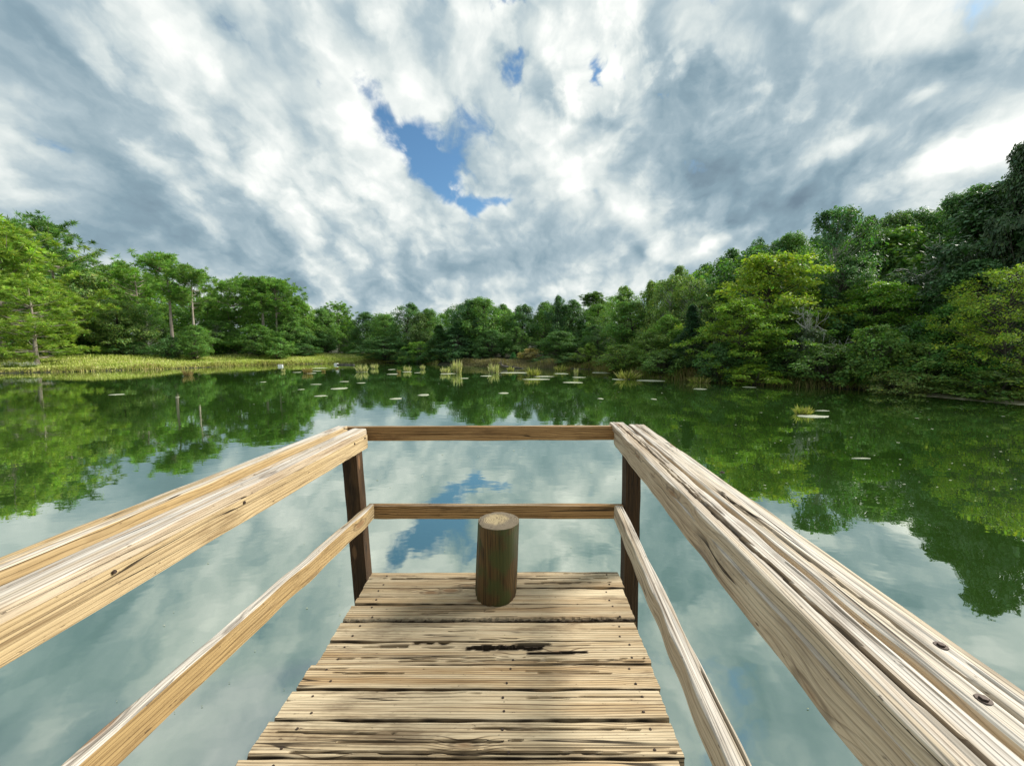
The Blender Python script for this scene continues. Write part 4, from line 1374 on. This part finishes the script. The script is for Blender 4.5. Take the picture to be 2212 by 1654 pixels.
out(t, t.n('ShaderNodeBsdfPrincipled', {'Base Color': (0.06, 0.04, 0.03, 1), 'Roughness': 0.6, 'Metallic': 0.5}).outputs[0])


class V2(Vector):
    pass


def board(name, A, B, w, h, mat, seed, parent, up=(0, 0, 1), step=0.014, ny=22, edge=0.002, cracks=(), auto=0, rot=None, ends=0.004, bow=0.0, rnd_=0.006,
          w1=None, shaded_sides=False):
    """A sawn board from A to B (centre line of its top face, world), w across, h thick. cracks: (x centre, length, y, width, depth, slope);
    rot: function (x, y, w) -> how far the top is eaten away"""
    r = np.random.default_rng(seed)
    A, B, up = Vector(A), Vector(B), Vector(up)
    X = (B - A)
    L = X.length
    X.normalize()
    Y = up.cross(X).normalized()
    Z = X.cross(Y)
    nx = max(8, int(L / step))
    xs = np.linspace(0, L, nx + 1)
    prof = [(-0.5, -1, 0), (-0.5, -0.5, 0)]
    tops = np.linspace(-0.5, 0.5, ny)
    ys, zs, typ = [], [], []
    for f in (1.0, 0.66, 0.33):
        ys.append(-0.5 * w)
        zs.append(-h * f)
        typ.append(1)
    ys.append(-0.5 * w)
    zs.append(-rnd_)
    typ.append(1)
    for f in tops:
        e = abs(f) * w - (0.5 * w - rnd_)
        ys.append(f * w * (1 - 0.3 * rnd_ / w * (abs(f) == 0.5)))
        zs.append(0.0 if e <= 0 else -rnd_ * 0.35 * (e / rnd_) ** 2)
        typ.append(0)
    for f in (rnd_ / h, 0.33, 0.66, 1.0):
        ys.append(0.5 * w)
        zs.append(-h * f)
        typ.append(2)
    for f in (0.17, -0.17):
        ys.append(f * w)
        zs.append(-h)
        typ.append(3)
    ys, zs, typ = map(np.array, (ys, zs, typ))
    K = len(ys)
    GX = np.repeat(xs[:, None], K, 1)
    GY = np.repeat(ys[None], nx + 1, 0)
    GZ = np.repeat(zs[None], nx + 1, 0)
    if w1 is not None:
        GY = GY * (1 + (w1 / w - 1) * GX / L)
    top = (typ == 0)[None] & np.ones_like(GX, bool)
    el = Wob(r, 9, 3, 30)
    er = Wob(r, 9, 3, 30)
    tl = Wob(r, 8, 2, 14, 2)
    side = np.clip(GY / (0.5 * w), -1, 1)
    GY = GY + edge * (np.where(side < 0, el(GX), er(GX)) * np.abs(side) ** 3)
    G0 = GZ.copy()
    GZ = GZ + 0.0011 * tl(GX, GY * 22) + bow * np.sin(np.pi * GX / L)
    GY = GY + bow * 0.6 * np.sin(np.pi * GX / L * 1.3 + 0.5)
    cut_ = np.zeros_like(GZ)
    allc = list(cracks)
    for _ in range(auto):
        allc.append((r.uniform(0, L), r.uniform(0.15, 0.6), r.uniform(-0.42, 0.42) * w, r.uniform(0.003, 0.0045), r.uniform(0.004, 0.009), r.normal() * 0.012))
    wy = Wob(r, 7, 6, 40)
    for xc, ln, y0, cw, dp, sl in allc:
        u = (GX - xc) / (ln * 0.5)
        wid = cw * np.clip(1 - u ** 2, 0, 1) + 1e-5
        yc = y0 + sl * (GX - xc) + 0.0022 * wy(GX + y0 * 50)
        cut_ = np.maximum(cut_, np.where(top & (np.abs(u) < 1), dp * np.clip(1 - ((GY - yc) / wid) ** 2, 0, 1) ** 0.6, 0))
    if rot is not None:
        cut_ = np.maximum(cut_, np.where(top, rot(GX, GY), 0))
    GZ = GZ - cut_
    shade_dirt = np.clip(cut_ / 0.011, 0, 1)                     # joint shade painted in with grime: splits, rot hole, deck plank sides
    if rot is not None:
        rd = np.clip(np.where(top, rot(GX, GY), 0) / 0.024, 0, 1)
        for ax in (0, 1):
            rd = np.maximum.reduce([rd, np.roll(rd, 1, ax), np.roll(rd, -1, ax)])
        shade_dirt = np.maximum(shade_dirt, rd)
    if shaded_sides:  # plank sides painted dark as shaded, grimy joints
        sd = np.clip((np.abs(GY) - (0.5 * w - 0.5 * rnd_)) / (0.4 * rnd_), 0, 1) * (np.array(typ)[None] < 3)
        shade_dirt = np.maximum(shade_dirt, sd * np.clip(0.75 + 0.35 * er(GX * 2), 0.3, 1))
    # ragged saw cuts
    ej = ends * 0.5 * np.array([np.convolve(np.tile(r.normal(size=K), 3), np.ones(5) / 5, 'same')[K:2 * K] for _ in (0, 1)]) + 0.0006 * r.normal(size=(2, K))
    sm = np.clip(1 - GX / 0.05, 0, 1) ** 2
    GX = GX + sm * ej[0][None] - np.clip(1 - (L - GX) / 0.05, 0, 1) ** 2 * ej[1][None]
    V = np.stack([GX, GY, GZ], -1).reshape(-1, 3)
    i, j = np.meshgrid(np.arange(nx), np.arange(K), indexing='ij')
    q = np.stack([i * K + j, (i + 1) * K + j, (i + 1) * K + (j + 1) % K, i * K + (j + 1) % K], -1).reshape(-1, 4)
    c0_, c1_ = len(V), len(V) + 1
    V = np.vstack([V, [[0.0, 0, -h / 2]], [[L, 0, -h / 2]]])
    if rot is not None:
        gone = np.where(top, rot(xs[:, None] + 0 * GY, np.repeat(ys[None], nx + 1, 0)), 0).reshape(-1) > 0.030
        if gone.any():                                   # rotted right through: no wood there, nor under it
            q = q[~gone[q].all(1) & ~(typ[q % K] == 3).any(1)]
    jj_ = np.arange(K)
    t3 = np.vstack([np.column_stack([np.full(K, c0_), jj_, (jj_ + 1) % K]), np.column_stack([np.full(K, c1_), nx * K + (jj_ + 1) % K, nx * K + jj_])])
    o = link(name, mesh_from(name, V, q, t3, False, {'shade_dirt': np.append(shade_dirt.reshape(-1), [0.3, 0.3])}), mat, parent)
    Mw = Matrix.Identity(4)
    for a, vv in enumerate((X, Y, Z, A)):
        for b in range(3):
            Mw[b][a] = vv[b]
    if parent is not None:
        Mw = Matrix.Translation(-Vector(parent.location)) @ Mw
    o.matrix_local = Mw
    return o, (X, Y, Z, A, L)


DZ = 0.58
pier = empty('wooden_pier', (-0.1, 1.0, DZ))
tag(pier, 'weathered wooden fishing pier with plank deck and two-tier railings on three sides', 'pier')

# nail head, shared
bm = bmesh.new()
bmesh.ops.create_cone(bm, cap_ends=True, segments=8, radius1=0.0062, radius2=0.0045, depth=0.004)
nail_me = bpy.data.meshes.new('nail')
bm.to_mesh(nail_me)
bm.free()
nail_me.materials.append(M_nail)

edges_y = [2.337, 2.172, 2.030, 1.891, 1.757, 1.617, 1.487, 1.354, 1.217]
while edges_y[-1] > -1.3:
    edges_y.append(edges_y[-1] - 0.1385)
left_x = lambda y: float(np.interp(y, [-1.4, 1.19, 1.885, 2.34], [-1.10, -0.939, -0.882, -0.877]))
right_x = lambda y: float(np.interp(y, [-1.4, 1.19, 1.89, 2.165, 2.34], [0.40, 0.588, 0.648, 0.664, 0.683]))
pr = np.random.default_rng(5)
nl_ = lambda y: left_x(y) + 0.115
nailx = [lambda y: left_x(y) + 0.11, lambda y: -0.02 + 0.012 * (y - 1.5), lambda y: right_x(y) - 0.085]
GAPS = [0.005, 0.005, 0.009, 0.006, 0.005, 0.010, 0.009, 0.010, 0.008]


def hole_rot(x0):
    wr1, wr2 = Wob(np.random.default_rng(8), 9, 20, 110), Wob(np.random.default_rng(9), 9, 20, 110)

    def f(x, y):
        xw = x + x0
        # the rotten hole, with splintered ends, near the far edge of the plank
        lo, hi = 0.017 + 0.0035 * wr1(x), 0.038 + 0.005 * wr2(x)
        u = (xw + 0.035) / 0.175
        d = 0.036 * ((y > lo) & (y < hi) & (np.abs(u + 0.10 * wr1(y * 3)) < 1))
        d2 = 0.012 * ((y > 0.040 + 0.003 * wr1(x)) & (y < 0.056) & (np.abs((xw - 0.10) / 0.10) < 1 + .2 * wr2(y)))
        d3 = 0.026 * ((np.abs(y + 0.006 - 0.010 * (xw - 0.2)) < 0.003) & (xw > 0.08) & (xw < 0.35))
        d4 = 0.008 * ((y > 0.038 + 0.004 * wr2(x)) & (y < 0.050) & (np.abs((xw + 0.57) / 0.07) < 1))
        d5 = 0.011 * ((y > 0.058 + 0.004 * wr2(x)) & (np.abs((xw + 0.38) / 0.09) < 1))
        return np.maximum.reduce([d, d2, d3, d4, d5])
    return f


def edge_rot():
    wr1, wr2 = Wob(np.random.default_rng(18), 14, 4, 220), Wob(np.random.default_rng(19), 14, 4, 200)

    def f(x, y):
        a = np.clip((-0.044 + 0.005 * wr1(x) - y) / 0.008, 0, 1) * 0.009
        b = np.clip((-0.057 + 0.004 * wr2(x) - y) / 0.005, 0, 1) * 0.017
        return a + b
    return f


for k in range(len(edges_y) - 1):
    ya, yb = edges_y[k], edges_y[k + 1]
    gap = GAPS[k] if k < len(GAPS) else 0.009
    wdt = ya - yb - gap
    yc = (ya + yb) / 2 + pr.normal() * 0.0008
    xl, xr = left_x(yc) + pr.normal() * 0.007, right_x(yc) + pr.normal() * 0.006
    zt = DZ + pr.normal() * 0.0022
    cr_, rot = [], None
    if k == 0:
        cr_ = [(0.75, 1.7, 0.010, 0.006, 0.02, -0.004), (1.2, 0.6, -0.035, 0.006, 0.012, 0.02)]
    if k == 2:
        rot = edge_rot()
    if k == 4:
        rot = hole_rot(xl)
        cr_ = [(0.5, 0.9, -0.028, 0.004, 0.008, 0.0), (0.9, 1.2, -0.045, 0.004, 0.008, 0.004), (1.2, 0.7, -0.055, 0.004, 0.009, 0.0)]
    if k == 5:
        cr_ = [(0.28, 0.36, 0.014, 0.005, 0.012, 0.0)]
    if k == 7:
        cr_ = [(0.6, 0.8, -0.012, 0.005, 0.012, 0.01), (0.8, 1.5, -0.050, 0.006, 0.012, 0.0), (1.1, 0.8, 0.035, 0.005, 0.010, -0.01), (0.25, 0.5, 0.02, 0.005, .01, 0.0)]
    slope = 0.004 * pr.normal()
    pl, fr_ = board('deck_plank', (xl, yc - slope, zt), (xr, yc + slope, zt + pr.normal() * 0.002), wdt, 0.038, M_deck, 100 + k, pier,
                    step=0.009 if k < 9 else 0.03, ny=26 if k < 9 else 10, edge=0.0022, cracks=cr_, auto=3, rot=rot, ends=0.006, rnd_=0.007, shaded_sides=True)
    if k < 9:
        for c in range(3):
            if c == 1 and k < 4:
                continue
            for s in (-1, 1):
                nx_ = nailx[c](yc) + pr.normal() * 0.012
                nyl = s * wdt * 0.28 + pr.normal() * 0.006
                n_o = link('nail', nail_me, None, pl)
                n_o.location = (nx_ - xl, nyl, 0.0004)
                n_o.rotation_euler = (pr.normal() * .08, pr.normal() * .08, pr.uniform(0, 3))

# bearers under the deck and posts
for x_ in (-0.80, -0.05, 0.50):
    board('bearer', (x_, -1.3, DZ - 0.042), (x_ + 0.06, 2.30, DZ - 0.042), 0.04, 0.14, M_post, 331 + int(x_ * 100), pier, step=0.08, ny=5, auto=0)


def post(x0, x1, y0, z_top, lean, seed, s=0.092):
    """square post from the pond bed to z_top; x0 at the foot (z 0.4), x1 at the top"""
    g = (x1 - x0) / (z_top - 0.4)
    foot = Vector((x0 + g * (-1.1 - 0.4), y0, -1.1))
    top = Vector((x1, y0, z_top))
    return board('post', foot, top, s, s, M_post, seed, pier, up=(0, -1, 0), step=0.03, ny=10, auto=2, edge=0.001, rnd_=0.004)[0]


post(-0.965, -1.012, 2.325, 1.446, 0, 41)
post(0.762, 0.752, 2.325, 1.446, 0, 42)
post(-1.135, -1.13, -0.55, 1.446, 0, 43)
post(0.535, 0.535, -0.55, 1.446, 0, 44)


def along(A, B, t):
    A, B = Vector(A), Vector(B)
    return A + (B - A) * t


def offset_rail(name, A, B, z, o0, o1, w0, w1, h, mat, seed, back=1.1, fwd=0.0, **kw):
    """rail over the line A-B (its inner edge, plan): inner edge set off by o0/o1, width w0/w1 (near/far)"""
    A, B = Vector((*A, 0)), Vector((*B, 0))
    d = (B - A).normalized()
    sgn = -1 if A.x < 0 else 1
    nrm = Vector((d.y, -d.x, 0)) * sgn
    P0 = A + nrm * (o0 + w0 / 2)
    P1 = B + nrm * (o1 + w1 / 2) + d * fwd
    e = (P1 - P0).normalized()
    P0 = P0 - e * back
    P0.z = P1.z = z
    return board(name, P0, P1, w0, h, mat, seed, pier, w1=w1, **kw)[0]


LA, LB = (-1.029, 0.729), (-0.940, 2.452)
RA, RB = (0.546, 0.433), (0.676, 2.578)
# left railing: a beam on edge under two flat caps
offset_rail('rail_beam', (-1.032, 0.727), (-0.936, 2.448), 1.4465, 0.0, 0.0, 0.033, 0.033, 0.089, M_rail, 51, back=1.5, ny=5, auto=0, edge=0.001, rnd_=0.003)
offset_rail('rail_cap', LA, LB, 1.483, 0.0, 0.0, 0.102, 0.098, 0.036, M_railw, 52, back=1.5, auto=5, edge=0.003, rnd_=0.013, ny=26,
            cracks=[(2.2, 1.2, 0.02, 0.004, 0.008, 0.0)])
offset_rail('rail_cap', LA, LB, 1.492, 0.155, 0.140, 0.088, 0.072, 0.040, M_rail, 53, back=1.5, fwd=0.03, auto=6, edge=0.004, rnd_=0.010)
# right railing
offset_rail('rail_beam', (0.538, 0.50), (0.690, 2.56), 1.4465, 0.0, 0.0, 0.028, 0.028, 0.089, M_railw, 54, back=1.3, ny=5, auto=0, edge=0.003, rnd_=0.003)
offset_rail('rail_cap', RA, RB, 1.485, 0.0, 0.0, 0.098, 0.105, 0.038, M_railw, 55, back=1.3, fwd=0.08, auto=7, edge=0.003, rnd_=0.012, ny=34, step=0.010,
            cracks=[(2.9, 1.3, -0.004, 0.0055, 0.014, 0.010), (1.9, 1.5, 0.006, 0.007, 0.018, 0.004), (1.15, 0.5, 0.001, 0.006, 0.016, 0.0)])
offset_rail('rail_cap', RA, RB, 1.483, 0.118, 0.118, 0.108, 0.108, 0.038, M_railw, 56, back=1.3, fwd=0.02, auto=7, edge=0.0025, rnd_=0.008, step=0.010, ny=26,
            cracks=[(1.5, 1.6, 0.012, 0.004, 0.010, 0.004)])
# middle rails
offset_rail('middle_rail', (-1.016, 0.813), (-0.861, 2.295), 1.030, 0.0, 0.0, 0.042, 0.042, 0.089, M_rail, 57, back=1.4, fwd=0.03, ny=10, auto=2, edge=0.004, rnd_=0.006)
offset_rail('middle_rail', (0.501, 0.813), (0.634, 2.288), 1.030, 0.0, 0.0, 0.062, 0.050, 0.089, M_railw, 58, back=1.2, fwd=0.02, ny=12, auto=2, edge=0.005, rnd_=0.010)
# cross rails at the far end
board('end_rail', (-1.135, 2.512, 1.484), (0.70, 2.585, 1.474), 0.038, 0.094, M_cross, 59, pier, ny=6, auto=0, edge=0.0015, rnd_=0.003)
board('end_rail', (-0.915, 2.379, 1.006), (0.706, 2.379, 1.006), 0.038, 0.086, M_cross, 60, pier, ny=6, auto=0, edge=0.0015, rnd_=0.003)

# bolts and nails that hold the railings
bm = bmesh.new()
bmesh.ops.create_cone(bm, cap_ends=True, segments=10, radius1=0.0105, radius2=0.0095, depth=0.002)
r2_ = bmesh.ops.create_cone(bm, cap_ends=True, segments=6, radius1=0.006, radius2=0.0055, depth=0.004)
bmesh.ops.translate(bm, vec=(0, 0, 0.002), verts=r2_['verts'])
bolt_me = bpy.data.meshes.new('bolt')
bm.to_mesh(bolt_me)
bm.free()
bolt_me.materials.append(M_nail)
for px_, py_ in ((2033, 1394), (2125, 1510), (1560, 1020)):
    o = link('bolt', bolt_me, None, pier)
    o.location = on_z(px_, py_, 1.4835) - Vector(pier.location)
for px_, py_ in ((786, 946), (779, 958), (95, 1395), (330, 1235), (560, 1085)):
    q_ = on_z(px_, py_, 1.43)
    o = link('nail', nail_me, None, pier)
    o.location = at_y(px_, py_, q_.y) - Vector(pier.location)
    o.location.x = float(np.interp(o.location.y + 1.0, [0.727, 2.448], [-1.032, -0.936])) + 0.1 + 0.0035
    o.rotation_euler = (0, math.radians(90), 0)

# ------------------------------------------------------------------ log stool
stump = empty('log_seat', (-0.094, 2.115, DZ + 0.001))
tag(stump, 'upright cut log with dark mossy sides standing on the pier deck', 'log')
lr = np.random.default_rng(12)
k, rows = 48, 22
lw1 = Wob(lr, 6, 1, 1.001)
an = np.arange(k) * 2 * np.pi / k
prof_r = 0.117 * (1 + 0.018 * np.sin(2 * an + 1) + 0.012 * np.sin(5 * an) + 0.009 * lr.normal(size=k))
groove = np.zeros(k)
for a0, dp in ((4.62, 0.012), (3.9, 0.006), (5.3, 0.005), (5.9, 0.005), (3.4, 0.006), (4.2, 0.004)):
    groove += dp * np.exp(-((an - a0) / 0.05) ** 2)
vv = []
for i in range(rows):
    f = i / (rows - 1)
    z = 0.44 * f
    rr = (prof_r - groove * (0.6 + 0.4 * math.sin(3 * f + 1))) * (1 + 0.01 * math.sin(5 * f))
    if i == rows - 1:
        rr = rr * 0.985
    if i == 0:
        rr = rr * 0.98
    vv.append(np.column_stack([rr * np.cos(an) + 0.018 * f, rr * np.sin(an), np.full(k, z)]))
V = np.concatenate(vv)
q = [(i * k + j, i * k + (j + 1) % k, (i + 1) * k + (j + 1) % k, (i + 1) * k + j) for i in range(rows - 1) for j in range(k)]
# grain of the log runs upright: give the mesh its own axes, x along the log
Vl = np.column_stack([V[:, 2], V[:, 0], V[:, 1]])
side = link('log_side', mesh_from('log_side', Vl, q, None, True), M_log, stump)
side.matrix_local = Matrix(((0, 1, 0, 0), (0, 0, 1, 0), (1, 0, 0, 0), (0, 0, 0, 1)))
M_cut, t = new_mat('sawn_log_end')
oc = t.n('ShaderNodeTexCoord').outputs['Object']
dist = t.vm('LENGTH', t.vm('MULTIPLY', t.vm('ADD', oc, (0.012, -0.010, 0)), (1.0, 1.0, 0.0)))
nz_ = t.noise(oc, 18, 4, 0.6)
rg = t.m('SINE', t.m('MULTIPLY', t.m('MULTIPLY_ADD', nz_, 0.016, dist), 720.0))
wear = t.ss(t.m('MULTIPLY_ADD', nz_, 0.07, dist), 0.085, 0.115)
c = t.mix(t.ss(rg, 0.1, 1.0), (0.46, 0.37, 0.21), (0.22, 0.15, 0.075))
c = t.mix(t.m('MULTIPLY', wear, 0.85), c, (0.17, 0.135, 0.095))
c = t.mix(t.ss(t.noise(oc, 90, 3), 0.6, 0.7), c, (0.07, 0.05, 0.03))
out(t, t.n('ShaderNodeBsdfPrincipled', {'Base Color': c, 'Roughness': 0.85, 'Normal': t.n('ShaderNodeBump', {'Height': t.m('ADD', rg, t.m('MULTIPLY', nz_, 3.0)), 'Strength': 0.6, 'Distance': 0.002}).outputs[0]}).outputs[0])
rings_ = [(0.985, 0.0), (0.93, 0.004), (0.6, 0.006), (0.25, 0.005)]
vt = np.concatenate([np.column_stack([prof_r * s * np.cos(an), prof_r * s * np.sin(an), np.full(k, z) + (0.001 * lr.normal(size=k) if z else 0)]) for s, z in rings_] + [np.array([[0, 0, 0.005]])])
qt = [(a * k + j, a * k + (j + 1) % k, (a + 1) * k + (j + 1) % k, (a + 1) * k + j) for a in range(3) for j in range(k)]
tt3 = [(3 * k + j, 3 * k + (j + 1) % k, 4 * k) for j in range(k)]
cut = link('cut_top', mesh_from('cut_top', vt, qt, tt3, True), M_cut, stump)
cut.location = (0.018, 0, 0.44)

# ------------------------------------------------------------------ small things on the far water
M_drift, t = new_mat('driftwood')
n_ = t.noise(t.n('ShaderNodeTexCoord').outputs['Object'], 6, 4)
out(t, t.n('ShaderNodeBsdfPrincipled', {'Base Color': t.ramp(n_, [(0.35, (0.03, 0.025, 0.022)), (0.6, (0.12, 0.10, 0.09)), (0.8, (0.5, 0.48, 0.45))]), 'Roughness': 0.8}).outputs[0])
p = on_z(1098, 796, 0)
dw = empty('driftwood_branch', (p.x, p.y, 0))
tag(dw, 'dark driftwood branch with a pale forked end lying before the tan reeds', 'driftwood')
v_, f_ = tubes([([(-0.9, 0, 0.62), (-0.55, 0, 0.28), (0.1, 0.05, 0.16), (0.9, 0, 0.08), (1.5, 0.1, 0.02)], [0.05, 0.08, 0.09, 0.07, 0.03])], 7)
link('stem', mesh_from('stem', v_, f_, None, True), M_drift, dw)
for pts in ([(-0.55, 0, 0.28), (-0.72, 0, 0.55), (-0.70, 0.02, 0.85)], [(0.3, 0, 0.15), (0.6, -0.05, 0.33), (0.95, -0.08, 0.30)]):
    v_, f_ = tubes([(pts, [0.045, 0.03, 0.012])], 6)
    link('limb', mesh_from('limb', v_, f_, None, True), M_drift, dw)

M_white, t = new_mat('weathered_white_paint')
n_ = t.noise(t.n('ShaderNodeTexCoord').outputs['Object'], 5, 5)
out(t, t.n('ShaderNodeBsdfPrincipled', {'Base Color': t.ramp(n_, [(0.3, (0.55, 0.55, 0.50)), (0.6, (0.80, 0.80, 0.77))]), 'Roughness': 0.6}).outputs[0])
p = on_z(606, 791.5, 0)
bx = empty('white_box', (p.x, p.y, -0.02), 0.35)
tag(bx, 'small white box sitting at the water under the grassy bank', 'box')


def rbox(name, sx, sy, sz, loc, mat, parent, bev=0.02):
    b = bmesh.new()
    bmesh.ops.create_cube(b, size=1.0)
    bmesh.ops.scale(b, vec=(sx, sy, sz), verts=b.verts)
    bmesh.ops.bevel(b, geom=b.edges[:], offset=bev, segments=2, affect='EDGES')
    me = bpy.data.meshes.new(name)
    b.to_mesh(me)
    b.free()
    o = link(name, me, mat, parent)
    o.location = loc
    return o


rbox('body', 0.46, 0.36, 0.20, (0, 0, 0.10), M_white, bx)
rbox('lid', 0.50, 0.40, 0.04, (0, 0, 0.222), M_white, bx)
p = on_z(742, 788.5, 0)
sk = empty('sunken_plank', (p.x, p.y, 0.03), -0.12)
tag(sk, 'dark half-sunken plank with a pale stub at the far end of the meadow bank', 'plank')
o = rbox('plank', 2.2, 0.22, 0.16, (0.3, 0, 0.03), M_drift, sk, 0.03)
o = rbox('stub', 0.5, 0.25, 0.24, (-0.95, 0.05, 0.06), M_white, sk, 0.04)
for px_, py_, lab in ((24, 778, 'white flowering weed clump in the grass below the bright young pine'), (62, 776, 'second pale flowering weed clump beside the bushy pine')):
    p = at_y(px_, py_, 32.5)
    z0 = gz(p.x, p.y)
    e = empty('flowering_weed', (p.x, p.y, z0))
    e.scale = (0.6, 0.6, 0.6)
    tag(e, lab, 'weeds', 'pale flowering weeds in the meadow')
    fr3 = np.random.default_rng(int(px_))
    n = 260
    a = fr3.uniform(0, 6.28, n)
    q_ = np.sqrt(fr3.random(n)) * 0.9
    C = np.column_stack([q_ * np.cos(a), q_ * np.sin(a), 0.55 + 0.45 * fr3.random(n) - 0.25 * q_])
    Vq, Fq, Kq = leaf_quads(C, unit(fr3.normal(size=(n, 3)) + np.array([[0, 0, 1.]])), unit(fr3.normal(size=(n, 3))), np.full(n, 0.09), np.full(n, 0.08), np.full((n, 3), 0.55))
    link('blossoms', mesh_from('blossoms', Vq, Fq, None, False, None, {'leaf_col': Kq}), M_leaf, e)
    Vb, F4b, F3b, Kb = blades(np.column_stack([C[:, :2] * 0.8, np.full(n, -0.05)]), C[:, 2] + 0.05, np.full(n, 0.04), np.full(n, 0.2), np.tile([[0.14, 0.2, 0.04]], (n, 1)), fr3)
    link('stalks', mesh_from('stalks', Vb, F4b, F3b, False, None, {'leaf_col': Kb}), M_grass, e)
